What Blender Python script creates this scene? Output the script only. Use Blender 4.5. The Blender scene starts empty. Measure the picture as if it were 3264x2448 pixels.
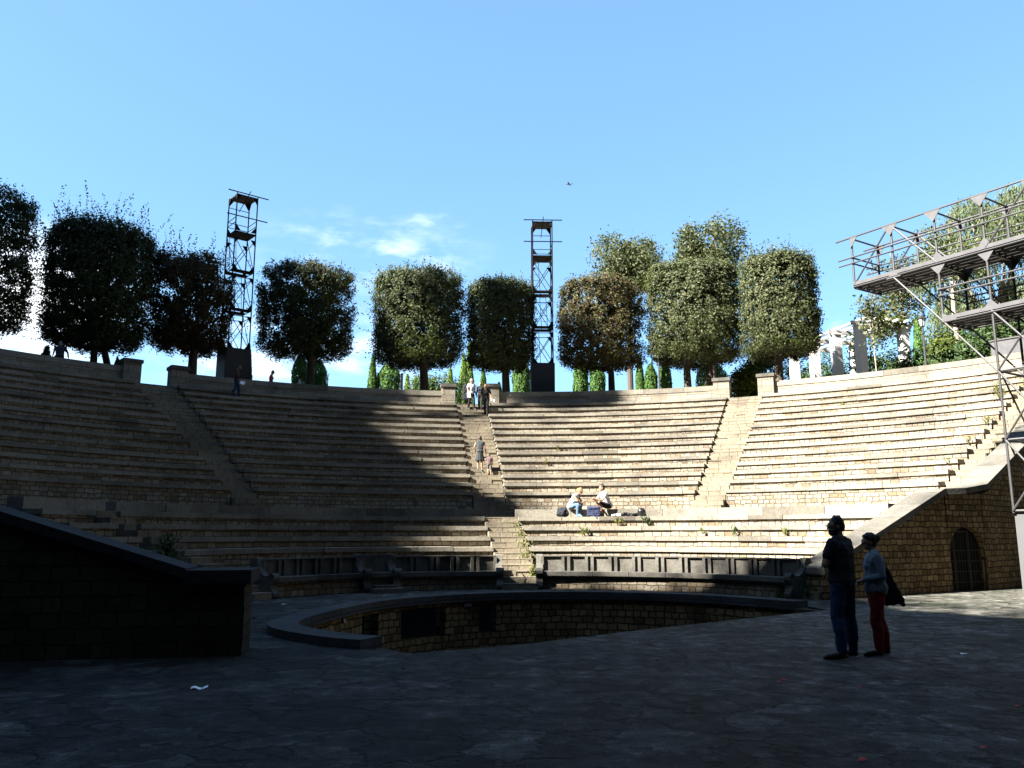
import bpy, bmesh, math, random
import numpy as np
from mathutils import Vector, Matrix, noise as mnoise
R_ = math.radians
random.seed(7); np.random.seed(7)
C = bpy.context.scene.collection
scene = bpy.context.scene

# ------------------------------------------------------------------ camera
cd = bpy.data.cameras.new("camera"); cam = bpy.data.objects.new("camera", cd); C.objects.link(cam)
cd.sensor_width = 36.0; cd.lens = 36.0 * 2640.0 / 3264.0
cd.clip_start = 0.1; cd.clip_end = 4000
cam.location = (0, 0, 1.6); cam.rotation_euler = (R_(90 + 10.324), 0, 0)
scene.camera = cam

# ------------------------------------------------------------------ light
SUN_EL, SUN_AZ = 42.0, 26.0              # azimuth measured from -x towards -y
world = bpy.data.worlds.new("World"); scene.world = world; world.use_nodes = True
sun_d = bpy.data.lights.new("sun", 'SUN'); sun_d.energy = 5.0; sun_d.angle = R_(0.5); sun_d.color = (1.0, 0.94, 0.84)
sun = bpy.data.objects.new("sun", sun_d); C.objects.link(sun)
tosun = Vector((-math.cos(R_(SUN_AZ)) * math.cos(R_(SUN_EL)), -math.sin(R_(SUN_AZ)) * math.cos(R_(SUN_EL)), math.sin(R_(SUN_EL))))
sun.rotation_euler = tosun.to_track_quat('Z', 'Y').to_euler(); sun.location = (-60, -40, 80)
vs = scene.view_settings
vs.view_transform = 'Standard'; vs.look = 'None'; vs.gamma = 1.0; vs.use_curve_mapping = False
vs.exposure = 3.1
SKY_STRENGTH = 0.05
scene.cycles.diffuse_bounces = 2

def build_world():
    nt = world.node_tree; nt.nodes.clear(); N = nt.nodes.new; L = nt.links.new
    out = N('ShaderNodeOutputWorld'); bg = N('ShaderNodeBackground'); L(bg.outputs[0], out.inputs[0])
    bg.inputs[1].default_value = SKY_STRENGTH
    sky = N('ShaderNodeTexSky'); sky.sky_type = 'NISHITA'; sky.sun_disc = False
    sky.sun_elevation = R_(SUN_EL); sky.sun_rotation = R_(270 - SUN_AZ)
    sky.air_density = 0.7; sky.dust_density = 0.4; sky.ozone_density = 1.0; sky.altitude = 100
    tc = N('ShaderNodeTexCoord')
    hs = N('ShaderNodeHueSaturation'); hs.inputs['Saturation'].default_value = 1.0
    tint = N('ShaderNodeMix'); tint.data_type = 'RGBA'; tint.blend_type = 'MULTIPLY'; tint.inputs['Factor'].default_value = 1; tint.inputs['B'].default_value = (.89, 1.06, 1.08, 1)
    even = N('ShaderNodeMix'); even.data_type = 'RGBA'; even.inputs['Factor'].default_value = .5; even.inputs['B'].default_value = (.70, 1.50, 2.45, 1)      # thin high haze
    L(sky.outputs[0], tint.inputs['A']); L(tint.outputs['Result'], even.inputs['A']); L(even.outputs['Result'], hs.inputs['Color'])
    sz = N('ShaderNodeSeparateXYZ'); L(tc.outputs['Generated'], sz.inputs[0])
    hf = N('ShaderNodeMapRange'); hf.inputs[1].default_value = .92; hf.inputs[2].default_value = .52; hf.inputs[3].default_value = 0; hf.inputs[4].default_value = .5; hf.interpolation_type = 'SMOOTHSTEP'; L(sz.outputs['Z'], hf.inputs[0]); L(hf.outputs[0], even.inputs['Factor'])
    # thin clouds where the photograph has them: a direction mask times stretched noise
    mp = N('ShaderNodeMapping'); mp.inputs['Scale'].default_value = (9, 9, 26); L(tc.outputs['Generated'], mp.inputs[0])
    nz = N('ShaderNodeTexNoise'); nz.inputs['Scale'].default_value = 1.6; nz.inputs['Detail'].default_value = 7; nz.inputs['Roughness'].default_value = .6
    L(mp.outputs[0], nz.inputs['Vector'])
    total = None
    for d, r0, r1, lo, hi, amt in CLOUDS:
        dv = N('ShaderNodeVectorMath'); dv.operation = 'SUBTRACT'; dv.inputs[1].default_value = d; L(tc.outputs['Generated'], dv.inputs[0])
        sc = N('ShaderNodeVectorMath'); sc.operation = 'MULTIPLY'; sc.inputs[1].default_value = (1/r0, 1/r0, 1/r1); L(dv.outputs[0], sc.inputs[0])
        ln = N('ShaderNodeVectorMath'); ln.operation = 'LENGTH'; L(sc.outputs[0], ln.inputs[0])
        m1 = N('ShaderNodeMapRange'); m1.inputs[1].default_value = 1.0; m1.inputs[2].default_value = 0.1; m1.interpolation_type = 'SMOOTHSTEP'; L(ln.outputs['Value'], m1.inputs[0])
        m2 = N('ShaderNodeMapRange'); m2.inputs[1].default_value = lo; m2.inputs[2].default_value = hi; m2.interpolation_type = 'SMOOTHSTEP'; L(nz.outputs[0], m2.inputs[0])
        mu = N('ShaderNodeMath'); mu.operation = 'MULTIPLY'; L(m1.outputs[0], mu.inputs[0]); L(m2.outputs[0], mu.inputs[1])
        mv = N('ShaderNodeMath'); mv.operation = 'MULTIPLY'; L(mu.outputs[0], mv.inputs[0]); mv.inputs[1].default_value = amt
        if total is None: total = mv.outputs[0]
        else:
            ad = N('ShaderNodeMath'); ad.operation = 'MAXIMUM'; L(total, ad.inputs[0]); L(mv.outputs[0], ad.inputs[1]); total = ad.outputs[0]
    mx = N('ShaderNodeMix'); mx.data_type = 'RGBA'; L(total, mx.inputs['Factor']); L(hs.outputs[0], mx.inputs['A']); mx.inputs['B'].default_value = (5.0, 5.2, 5.4, 1)
    L(mx.outputs['Result'], bg.inputs[0])
CLOUDS = [((-.170, .930, .325), .17, .06, .42, .74, .42), ((-.11, .925, .36), .10, .035, .52, .75, .22), ((-.10, .92, .335), .06, .015, .48, .7, .3),
          ((-.502, .829, .245), .13, .09, .20, .45, 1.0), ((-.56, .80, .16), .2, .08, .2, .5, .9), ((-.30, .93, .20), .14, .07, .35, .7, .5), ((-.17, .96, .21), .12, .07, .35, .7, .45),
          ((.37, .90, .225), .02, .016, .35, .6, .35)]
build_world()

# ------------------------------------------------------------------ object helpers
def link(o): C.objects.link(o); return o
def tag(o, label=None, cat=None, group=None, kind=None):
    if label: o['label'] = label
    if cat: o['category'] = cat
    if group: o['group'] = group
    if kind or cat: o['kind'] = kind or 'thing'
    return o
def empty(name, loc=(0, 0, 0), rz=0, label=None, cat=None, group=None):
    o = bpy.data.objects.new(name, None); o.empty_display_size = .3; link(o)
    o.location = loc; o.rotation_euler = (0, 0, rz)
    return tag(o, label, cat, group)
def copy_tree(o, parent=None):
    c = o.copy(); C.objects.link(c); c.parent = parent
    for ch in list(o.children): copy_tree(ch, c)
    return c

class MB:
    """collects faces with UVs in metres and links them as one mesh object"""
    def __init__(s): s.v = []; s.f = []; s.uv = []
    def add(s, vs, faces, uvs=None):
        b = len(s.v); s.v.extend([tuple(v) for v in vs])
        for i, f in enumerate(faces):
            s.f.append([b + k for k in f])
            if uvs is not None: s.uv.append(uvs[i])
            else:
                p = [Vector(vs[k]) for k in f]
                n = (p[1] - p[0]).cross(p[2] - p[0])
                a = max(range(3), key=lambda k: abs(n[k]))
                if a == 2: s.uv.append([(q.x, q.y) for q in p])
                elif a == 0: s.uv.append([(q.y, q.z) for q in p])
                else: s.uv.append([(q.x, q.z) for q in p])
    def box(s, c, size, M=None, taper=1.0):
        x, y, z = [k / 2 for k in size]
        vs = []
        for dz in (-1, 1):
            t = taper if dz > 0 else 1
            for dx, dy in ((-1, -1), (1, -1), (1, 1), (-1, 1)): vs.append(Vector((dx * x * t, dy * y * t, dz * z)))
        if M is not None: vs = [M @ v for v in vs]
        vs = [v + Vector(c) for v in vs]
        F = [(3, 2, 1, 0), (4, 5, 6, 7), (0, 1, 5, 4), (1, 2, 6, 5), (2, 3, 7, 6), (3, 0, 4, 7)]
        S = [(size[0], size[1]), (size[0], size[1]), (size[0], size[2]), (size[1], size[2]), (size[0], size[2]), (size[1], size[2])]
        o = (vs[0].x + vs[0].y * .7)
        s.add(vs, F, [[(o, vs[0].z), (o + a, vs[0].z), (o + a, vs[0].z + b), (o, vs[0].z + b)] for a, b in S])
    def tube(s, p0, p1, r0, r1=None, n=8, caps=True):
        r1 = r0 if r1 is None else r1
        p0 = Vector(p0); p1 = Vector(p1); d = (p1 - p0)
        if d.length < 1e-6: return
        q = d.to_track_quat('Z', 'Y'); L = d.length
        vs = [p0 + q @ Vector((math.cos(2 * math.pi * i / n) * r0, math.sin(2 * math.pi * i / n) * r0, 0)) for i in range(n)]
        vs += [p1 + q @ Vector((math.cos(2 * math.pi * i / n) * r1, math.sin(2 * math.pi * i / n) * r1, 0)) for i in range(n)]
        fs = [(i, (i + 1) % n, n + (i + 1) % n, n + i) for i in range(n)]
        uv = [[(r0 * 6.28 * i / n, 0), (r0 * 6.28 * (i + 1) / n, 0), (r0 * 6.28 * (i + 1) / n, L), (r0 * 6.28 * i / n, L)] for i in range(n)]
        if caps:
            fs += [tuple(range(n - 1, -1, -1)), tuple(range(n, 2 * n))]; uv += [[(0, 0)] * n] * 2
        s.add(vs, fs, uv)
    def path(s, pts, rs, n=8):
        for i in range(len(pts) - 1): s.tube(pts[i], pts[i + 1], rs[i], rs[i + 1], n)
    def ell(s, c, r, n=12, m=8, M=None):
        vs = []; fs = []
        for j in range(m + 1):
            t = math.pi * j / m
            for i in range(n):
                a = 2 * math.pi * i / n
                v = Vector((math.sin(t) * math.cos(a) * r[0], math.sin(t) * math.sin(a) * r[1], math.cos(t) * r[2]))
                if M is not None: v = M @ v
                vs.append(v + Vector(c))
        for j in range(m):
            for i in range(n):
                a, b = j * n + i, j * n + (i + 1) % n
                if j == 0: fs.append((a, b + n, a + n)[::-1] if False else (a, a + n, b + n))
                elif j == m - 1: fs.append((a, a + n, b))
                else: fs.append((a, a + n, b + n, b))
        # weld the poles
        s.add(vs, fs)
    def cap(s, p0, p1, r0, r1=None, n=10):
        """round-ended tapered limb, closed"""
        r1 = r0 if r1 is None else r1
        p0 = Vector(p0); p1 = Vector(p1); d = p1 - p0; L = max(d.length, 1e-5)
        q = d.to_track_quat('Z', 'Y') if d.length > 1e-5 else Matrix.Identity(3).to_quaternion()
        prof = [(-r0, 0), (-r0 * .7, r0 * .7), (0, r0), (L, r1), (L + r1 * .7, r1 * .7), (L + r1, 0)]
        vs = [p0 + q @ Vector((0, 0, prof[0][0]))]
        for z, r in prof[1:-1]:
            for i in range(n):
                a = 2 * math.pi * i / n; vs.append(p0 + q @ Vector((math.cos(a) * r, math.sin(a) * r, z)))
        vs.append(p0 + q @ Vector((0, 0, prof[-1][0])))
        fs = [(0, 1 + (i + 1) % n, 1 + i) for i in range(n)]
        for j in range(3):
            for i in range(n):
                a = 1 + j * n + i; b = 1 + j * n + (i + 1) % n; fs.append((a, b, b + n, a + n))
        e = len(vs) - 1; o = 1 + 3 * n
        fs += [(o + i, o + (i + 1) % n, e) for i in range(n)]
        s.add(vs, fs)
    def sector(s, r0, r1, z0, z1, pa, pb, pa1=None, pb1=None, step=1.5):
        """solid piece of ring round the theatre's axis; phi in degrees, may differ at r0 and r1"""
        pa1 = pa if pa1 is None else pa1; pb1 = pb if pb1 is None else pb1
        n = max(1, int(math.ceil((pb - pa) / step)))
        vs = []
        P = []
        for i in range(n + 1):
            t = i / n; p = R_(pa + (pb - pa) * t); q = R_(pa1 + (pb1 - pa1) * t); P.append((p, q))
            for z in (z0, z1):
                vs.append((CX + r0 * math.sin(p), CY + r0 * math.cos(p), z)); vs.append((CX + r1 * math.sin(q), CY + r1 * math.cos(q), z))
        fs = []; uv = []
        for i in range(n):
            a = 4 * i; b = a + 4
            (p, q), (p2, q2) = P[i], P[i + 1]
            fs.append((a, b, b + 2, a + 2)); uv.append([(r0 * p, z0), (r0 * p2, z0), (r0 * p2, z1), (r0 * p, z1)])
            fs.append((a + 2, b + 2, b + 3, a + 3)); uv.append([(r0 * p, r0), (r0 * p2, r0), (r1 * q2, r1), (r1 * q, r1)])
            fs.append((b + 1, a + 1, a + 3, b + 3)); uv.append([(r1 * p2, z0), (r1 * p, z0), (r1 * p, z1), (r1 * p2, z1)])
            fs.append((a, a + 1, b + 1, b)); uv.append([(r0 * p, r0), (r1 * q, r1), (r1 * q2, r1), (r0 * p2, r0)])
        fs.append((0, 2, 3, 1)); uv.append([(r0, z0), (r0, z1), (r1, z1), (r1, z0)])
        e = 4 * n
        fs.append((e, e + 1, e + 3, e + 2)); uv.append([(r0, z0), (r1, z0), (r1, z1), (r0, z1)])
        s.add(vs, fs, uv)
    def wall(s, pts, tops, z0, th, side=1):
        """upright wall along plan points with a varying top; th to the side (left of travel = +1)"""
        n = len(pts); nrm = []
        for i in range(n):
            a = Vector(pts[max(i - 1, 0)]); b = Vector(pts[min(i + 1, n - 1)]); d = (b - a).normalized(); nrm.append(Vector((-d.y, d.x)) * side)
        vs = []; dist = [0]
        for i in range(1, n): dist.append(dist[-1] + (Vector(pts[i]) - Vector(pts[i - 1])).length)
        z0s = z0 if isinstance(z0, (list, tuple)) else [z0] * n
        for i in range(n):
            p = Vector(pts[i]); q = p + nrm[i] * th
            vs += [(p.x, p.y, z0s[i]), (q.x, q.y, z0s[i]), (p.x, p.y, tops[i]), (q.x, q.y, tops[i])]
        fs = []; uv = []
        for i in range(n - 1):
            a = 4 * i; b = a + 4; u, w = dist[i], dist[i + 1]
            fs += [(a, b, b + 2, a + 2), (a + 2, b + 2, b + 3, a + 3), (b + 1, a + 1, a + 3, b + 3), (a, a + 1, b + 1, b)]
            uv += [[(u, z0s[i]), (w, z0s[i + 1]), (w, tops[i + 1]), (u, tops[i])], [(u, 0), (w, 0), (w, th), (u, th)],
                   [(w, z0s[i + 1]), (u, z0s[i]), (u, tops[i]), (w, tops[i + 1])], [(u, 0), (u, th), (w, th), (w, 0)]]
        e = 4 * (n - 1)
        fs += [(0, 2, 3, 1), (e, e + 1, e + 3, e + 2)]
        uv += [[(0, z0s[0]), (0, tops[0]), (th, tops[0]), (th, z0s[0])], [(0, z0s[-1]), (th, z0s[-1]), (th, tops[-1]), (0, tops[-1])]]
        s.add(vs, fs, uv)
    def prism(s, poly, M, th):
        """closed outline (x,y) extruded by th along local z, then placed by matrix M"""
        n = len(poly)
        vs = [M @ Vector((x, y, -th / 2)) for x, y in poly] + [M @ Vector((x, y, th / 2)) for x, y in poly]
        fs = [tuple(range(n - 1, -1, -1)), tuple(range(n, 2 * n))] + [(i, (i + 1) % n, n + (i + 1) % n, n + i) for i in range(n)]
        s.add(vs, fs)
    def mesh(s, name, mat=None, smooth=False):
        me = bpy.data.meshes.new(name); me.from_pydata(s.v, [], s.f)
        ul = me.uv_layers.new(name="uv")
        flat = [c for f in s.uv for p in f for c in p]
        ul.data.foreach_set("uv", flat)
        if mat: me.materials.append(mat)
        if smooth: me.polygons.foreach_set("use_smooth", [True] * len(me.polygons))
        me.update(); return me
    def build(s, name, mat=None, parent=None, smooth=False):
        o = bpy.data.objects.new(name, s.mesh(name, mat, smooth)); link(o); o.parent = parent; return o

def pol(R, phi, z=0): return Vector((CX + R * math.sin(R_(phi)), CY + R * math.cos(R_(phi)), z))

SCRATCH = bpy.data.scenes.new('scratch')      # remeshing is done in a scene of its own, removed at the end
def solid(mb, name, mat, parent=None, voxel=.02, smooth=4, fac=.5, disp=None):
    """union of closed shapes into one continuous smooth surface (voxel remesh), as a plain mesh"""
    tmp = bpy.data.objects.new("tmp", mb.mesh("tmp")); SCRATCH.collection.objects.link(tmp)
    bm = bmesh.new(); bm.from_mesh(tmp.data); bmesh.ops.remove_doubles(bm, verts=bm.verts, dist=1e-5); bmesh.ops.recalc_face_normals(bm, faces=bm.faces); bm.to_mesh(tmp.data); bm.free()
    m = tmp.modifiers.new("r", 'REMESH'); m.mode = 'VOXEL'; m.voxel_size = voxel
    if smooth:
        k = tmp.modifiers.new("s", 'SMOOTH'); k.iterations = smooth; k.factor = fac
    vl = SCRATCH.view_layers[0]; vl.update(); dg = vl.depsgraph
    me = bpy.data.meshes.new_from_object(tmp.evaluated_get(dg)); me.name = name
    bpy.data.objects.remove(tmp, do_unlink=True)
    if disp:
        nv = len(me.vertices); co = np.empty(nv * 3, np.float32); no = np.empty(nv * 3, np.float32)
        me.vertices.foreach_get('co', co); me.vertices.foreach_get('normal', no); co = co.reshape(-1, 3); no = no.reshape(-1, 3)
        d = np.array([mnoise.noise(Vector(c) * disp[1]) for c in co.tolist()]) * disp[0]
        me.vertices.foreach_set('co', (co + no * d[:, None]).astype(np.float32).reshape(-1))
    me.materials.clear(); me.materials.append(mat)
    me.polygons.foreach_set("use_smooth", [True] * len(me.polygons)); me.update()
    o = bpy.data.objects.new(name, me); C.objects.link(o); o.parent = parent
    return o

# ------------------------------------------------------------------ materials
MATS = {}
def nodes(name):
    m = bpy.data.materials.new(name); m.use_nodes = True; nt = m.node_tree
    for n in list(nt.nodes): nt.nodes.remove(n)
    N = nt.nodes.new; out = N('ShaderNodeOutputMaterial'); b = N('ShaderNodeBsdfPrincipled'); nt.links.new(b.outputs[0], out.inputs[0])
    b.inputs['Roughness'].default_value = .85
    if 'Specular IOR Level' in b.inputs: b.inputs['Specular IOR Level'].default_value = .25
    return m, nt, N, nt.links.new, b
def plain(name, col, rough=.8, metal=0, spec=.3, var=.12, scale=6, bump=0):
    m, nt, N, L, b = nodes(name)
    tc = N('ShaderNodeTexCoord'); nz = N('ShaderNodeTexNoise'); nz.inputs['Scale'].default_value = scale; nz.inputs['Detail'].default_value = 5
    L(tc.outputs['Object'], nz.inputs['Vector'])
    mx = N('ShaderNodeMix'); mx.data_type = 'RGBA'; L(nz.outputs[0], mx.inputs['Factor'])
    mx.inputs['A'].default_value = (*[c * (1 - var * 2) for c in col], 1); mx.inputs['B'].default_value = (*[min(1, c * (1 + var * 2)) for c in col], 1)
    L(mx.outputs['Result'], b.inputs['Base Color'])
    b.inputs['Roughness'].default_value = rough; b.inputs['Metallic'].default_value = metal; b.inputs['Specular IOR Level'].default_value = spec
    if bump:
        bp = N('ShaderNodeBump'); bp.inputs['Strength'].default_value = bump; bp.inputs['Distance'].default_value = .02; L(nz.outputs[0], bp.inputs['Height']); L(bp.outputs[0], b.inputs['Normal'])
    return m
def ramp(N, L, src, stops):
    r = N('ShaderNodeValToRGB'); L(src, r.inputs[0])
    while len(r.color_ramp.elements) < len(stops): r.color_ramp.elements.new(.5)
    for e, (p, c) in zip(r.color_ramp.elements, stops): e.position = p; e.color = (*c, 1)
    return r.outputs[0]
def mul(N, L, a, bcol, fac=1.0):
    mx = N('ShaderNodeMix'); mx.data_type = 'RGBA'; mx.blend_type = 'MULTIPLY'
    if isinstance(fac, float): mx.inputs['Factor'].default_value = fac
    else: L(fac, mx.inputs['Factor'])
    L(a, mx.inputs['A'])
    if isinstance(bcol, tuple): mx.inputs['B'].default_value = (*bcol, 1)
    else: L(bcol, mx.inputs['B'])
    return mx.outputs['Result']
def masonry(name, c1, c2, mortar, bw, bh, ms=.014, distort=.03, bump=.7, stain=.6, island=False):
    m, nt, N, L, b = nodes(name)
    c1, c2, mortar = [tuple(x * .56 for x in c) for c in (c1, c2, mortar)]      # even darkening of all stone, set against the raised exposure
    uv = N('ShaderNodeTexCoord')
    wn = N('ShaderNodeTexNoise'); wn.inputs['Scale'].default_value = 4.5; wn.inputs['Detail'].default_value = 5; L(uv.outputs['UV'], wn.inputs['Vector'])
    sb = N('ShaderNodeVectorMath'); sb.operation = 'SUBTRACT'; sb.inputs[1].default_value = (.5, .5, .5); L(wn.outputs['Color'], sb.inputs[0])
    sc = N('ShaderNodeVectorMath'); sc.operation = 'SCALE'; sc.inputs['Scale'].default_value = distort * 2; L(sb.outputs[0], sc.inputs[0])
    ad = N('ShaderNodeVectorMath'); ad.operation = 'ADD'; L(uv.outputs['UV'], ad.inputs[0]); L(sc.outputs[0], ad.inputs[1])
    br = N('ShaderNodeTexBrick'); L(ad.outputs[0], br.inputs['Vector'])
    br.inputs['Scale'].default_value = 1; br.inputs['Brick Width'].default_value = bw; br.inputs['Row Height'].default_value = bh
    br.inputs['Mortar Size'].default_value = ms; br.inputs['Mortar Smooth'].default_value = .4; br.offset = .43; br.squash = .75; br.squash_frequency = 3
    br.inputs['Color1'].default_value = (0, 0, 0, 1); br.inputs['Color2'].default_value = (1, 1, 1, 1); br.inputs['Mortar'].default_value = (.5, .5, .5, 1)
    mid = tuple((a + d) / 2 for a, d in zip(c1, c2))
    col = ramp(N, L, br.outputs['Color'], [(0, c1), (.35, mid), (.6, tuple(x * 1.12 for x in mid)), (1, c2)])
    mo = N('ShaderNodeMix'); mo.data_type = 'RGBA'; L(br.outputs['Fac'], mo.inputs['Factor']); L(col, mo.inputs['A']); mo.inputs['B'].default_value = (*mortar, 1)
    col = mo.outputs['Result']
    ob = N('ShaderNodeTexCoord')
    n2 = N('ShaderNodeTexNoise'); n2.inputs['Scale'].default_value = .45; n2.inputs['Detail'].default_value = 7; n2.inputs['Roughness'].default_value = .65; L(ob.outputs['Object'], n2.inputs['Vector'])
    st = ramp(N, L, n2.outputs[0], [(.3, (1 - stain, 1 - stain, 1 - stain * .95)), (.52, (.92, .92, .92)), (.75, (1.1, 1.08, 1.05))])
    col = mul(N, L, col, st)
    n3 = N('ShaderNodeTexNoise'); n3.inputs['Scale'].default_value = 14; n3.inputs['Detail'].default_value = 6; L(ob.outputs['Object'], n3.inputs['Vector'])
    col = mul(N, L, col, ramp(N, L, n3.outputs[0], [(.3, (.7, .7, .7)), (.65, (1.08, 1.08, 1.08))]), .8)
    if island:
        g = N('ShaderNodeNewGeometry')
        col = mul(N, L, col, ramp(N, L, g.outputs['Random Per Island'], [(0, (.6, .59, .57)), (.1, (.82, .81, .8)), (.5, (1, 1, 1)), (1, (1.12, 1.1, 1.06))]))
    L(col, b.inputs['Base Color'])
    inv = N('ShaderNodeMath'); inv.operation = 'MULTIPLY_ADD'; inv.inputs[1].default_value = -1.0; inv.inputs[2].default_value = 1.0; L(br.outputs['Fac'], inv.inputs[0])
    ad2 = N('ShaderNodeMath'); ad2.operation = 'MULTIPLY_ADD'; L(n3.outputs[0], ad2.inputs[0]); ad2.inputs[1].default_value = .6; L(inv.outputs[0], ad2.inputs[2])
    ad3 = N('ShaderNodeMath'); ad3.operation = 'MULTIPLY_ADD'; L(br.outputs['Color'], ad3.inputs[0]); ad3.inputs[1].default_value = .5; L(ad2.outputs[0], ad3.inputs[2])
    bp = N('ShaderNodeBump'); bp.inputs['Strength'].default_value = bump; bp.inputs['Distance'].default_value = .035; L(ad3.outputs[0], bp.inputs['Height']); L(bp.outputs[0], b.inputs['Normal'])
    b.inputs['Roughness'].default_value = .9; b.inputs['Specular IOR Level'].default_value = .15
    return m
def paving(name):
    m, nt, N, L, b = nodes(name)
    tc = N('ShaderNodeTexCoord')
    def noise_(scale, detail, rough, vec=None):
        n = N('ShaderNodeTexNoise'); n.inputs['Scale'].default_value = scale; n.inputs['Detail'].default_value = detail; n.inputs['Roughness'].default_value = rough; L(vec or tc.outputs['Object'], n.inputs['Vector']); return n
    wn = noise_(1.7, 6, .62)
    sc = N('ShaderNodeVectorMath'); sc.operation = 'MULTIPLY'; sc.inputs[1].default_value = (.95, .95, 0); L(wn.outputs['Color'], sc.inputs[0])
    ad = N('ShaderNodeVectorMath'); ad.operation = 'ADD'; L(tc.outputs['Object'], ad.inputs[0]); L(sc.outputs[0], ad.inputs[1])
    v = N('ShaderNodeTexVoronoi'); v.feature = 'DISTANCE_TO_EDGE'; v.inputs['Scale'].default_value = 1.55; L(ad.outputs[0], v.inputs['Vector'])
    vc = N('ShaderNodeTexVoronoi'); vc.feature = 'F1'; vc.inputs['Scale'].default_value = 1.55; L(ad.outputs[0], vc.inputs['Vector'])
    sp = N('ShaderNodeSeparateColor'); L(vc.outputs['Color'], sp.inputs[0])
    col = ramp(N, L, sp.outputs[0], [(0, (.017, .0163, .0148)), (.5, (.0255, .0243, .0222)), (.84, (.038, .0363, .033)), (1, (.069, .0665, .062))])
    n1 = noise_(3.1, 9, .74)
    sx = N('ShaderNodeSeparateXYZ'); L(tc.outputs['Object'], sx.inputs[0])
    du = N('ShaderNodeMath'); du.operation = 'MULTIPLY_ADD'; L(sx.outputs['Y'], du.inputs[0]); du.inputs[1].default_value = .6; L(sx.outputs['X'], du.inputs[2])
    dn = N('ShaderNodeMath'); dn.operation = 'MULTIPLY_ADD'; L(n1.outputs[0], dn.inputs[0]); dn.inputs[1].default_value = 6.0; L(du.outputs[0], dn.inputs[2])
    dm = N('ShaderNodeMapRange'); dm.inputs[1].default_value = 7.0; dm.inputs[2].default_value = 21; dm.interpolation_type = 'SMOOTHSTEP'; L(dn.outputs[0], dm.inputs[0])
    dx = N('ShaderNodeMix'); dx.data_type = 'RGBA'; L(dm.outputs[0], dx.inputs['Factor']); L(col, dx.inputs['A']); dx.inputs['B'].default_value = (.085, .080, .070, 1)  # base colour lightens to the right, standing in for bounced light
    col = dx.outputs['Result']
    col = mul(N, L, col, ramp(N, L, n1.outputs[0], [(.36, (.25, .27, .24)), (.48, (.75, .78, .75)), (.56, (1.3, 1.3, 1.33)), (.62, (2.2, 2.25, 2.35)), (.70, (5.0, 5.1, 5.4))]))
    n2 = noise_(60, 6, .75)
    col = mul(N, L, col, ramp(N, L, n2.outputs[0], [(.36, (.22, .22, .22)), (.5, (.9, .9, .9)), (.64, (2.8, 2.8, 2.8))]), .85)
    n3 = noise_(.42, 6, .6)
    col = mul(N, L, col, ramp(N, L, n3.outputs[0], [(.36, (.45, .52, .40)), (.5, (.9, .92, .9)), (.66, (1.5, 1.5, 1.5))]))
    cr = N('ShaderNodeMapRange'); cr.inputs[1].default_value = 0.0; cr.inputs[2].default_value = .05; L(v.outputs['Distance'], cr.inputs[0])
    # joints come and go: worn away or filled with dust in places
    n4 = noise_(.9, 4, .6)
    cm = N('ShaderNodeMapRange'); cm.inputs[1].default_value = .50; cm.inputs[2].default_value = .66; L(n4.outputs[0], cm.inputs[0])
    cx = N('ShaderNodeMath'); cx.operation = 'MAXIMUM'; L(cr.outputs[0], cx.inputs[0]); L(cm.outputs[0], cx.inputs[1])
    col = mul(N, L, col, ramp(N, L, cx.outputs[0], [(.05, (.22, .24, .2)), (.7, (1, 1, 1))]))
    L(col, b.inputs['Base Color'])
    h = N('ShaderNodeMath'); h.operation = 'MULTIPLY_ADD'; L(n1.outputs[0], h.inputs[0]); h.inputs[1].default_value = 2.2; L(cx.outputs[0], h.inputs[2])
    h2 = N('ShaderNodeMath'); h2.operation = 'MULTIPLY_ADD'; L(n2.outputs[0], h2.inputs[0]); h2.inputs[1].default_value = .45; L(h.outputs[0], h2.inputs[2])
    h3 = N('ShaderNodeMath'); h3.operation = 'MULTIPLY_ADD'; L(sp.outputs[1], h3.inputs[0]); h3.inputs[1].default_value = .5; L(h2.outputs[0], h3.inputs[2])
    bp = N('ShaderNodeBump'); bp.inputs['Strength'].default_value = 1.0; bp.inputs['Distance'].default_value = .045; L(h3.outputs[0], bp.inputs['Height']); L(bp.outputs[0], b.inputs['Normal'])
    b.inputs['Roughness'].default_value = .8; b.inputs['Specular IOR Level'].default_value = .18
    return m
def leafmat(name, cols, trans=.25, rough=.5):
    m, nt, N, L, b = nodes(name)
    g = N('ShaderNodeNewGeometry')
    cols = [tuple(x * .62 for x in c) for c in cols]; n = len(cols); col = ramp(N, L, g.outputs['Random Per Island'], [(i / max(1, n - 1), c) for i, c in enumerate(cols)])
    L(col, b.inputs['Base Color']); b.inputs['Roughness'].default_value = .7; b.inputs['Specular IOR Level'].default_value = .15
    tr = N('ShaderNodeBsdfTranslucent'); L(mul(N, L, col, (1.2, 1.35, .5)), tr.inputs[0])
    mx = N('ShaderNodeMixShader'); mx.inputs[0].default_value = trans; L(b.outputs[0], mx.inputs[1]); L(tr.outputs[0], mx.inputs[2])
    L(mx.outputs[0], nt.nodes['Material Output'].inputs[0])
    return m

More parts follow.
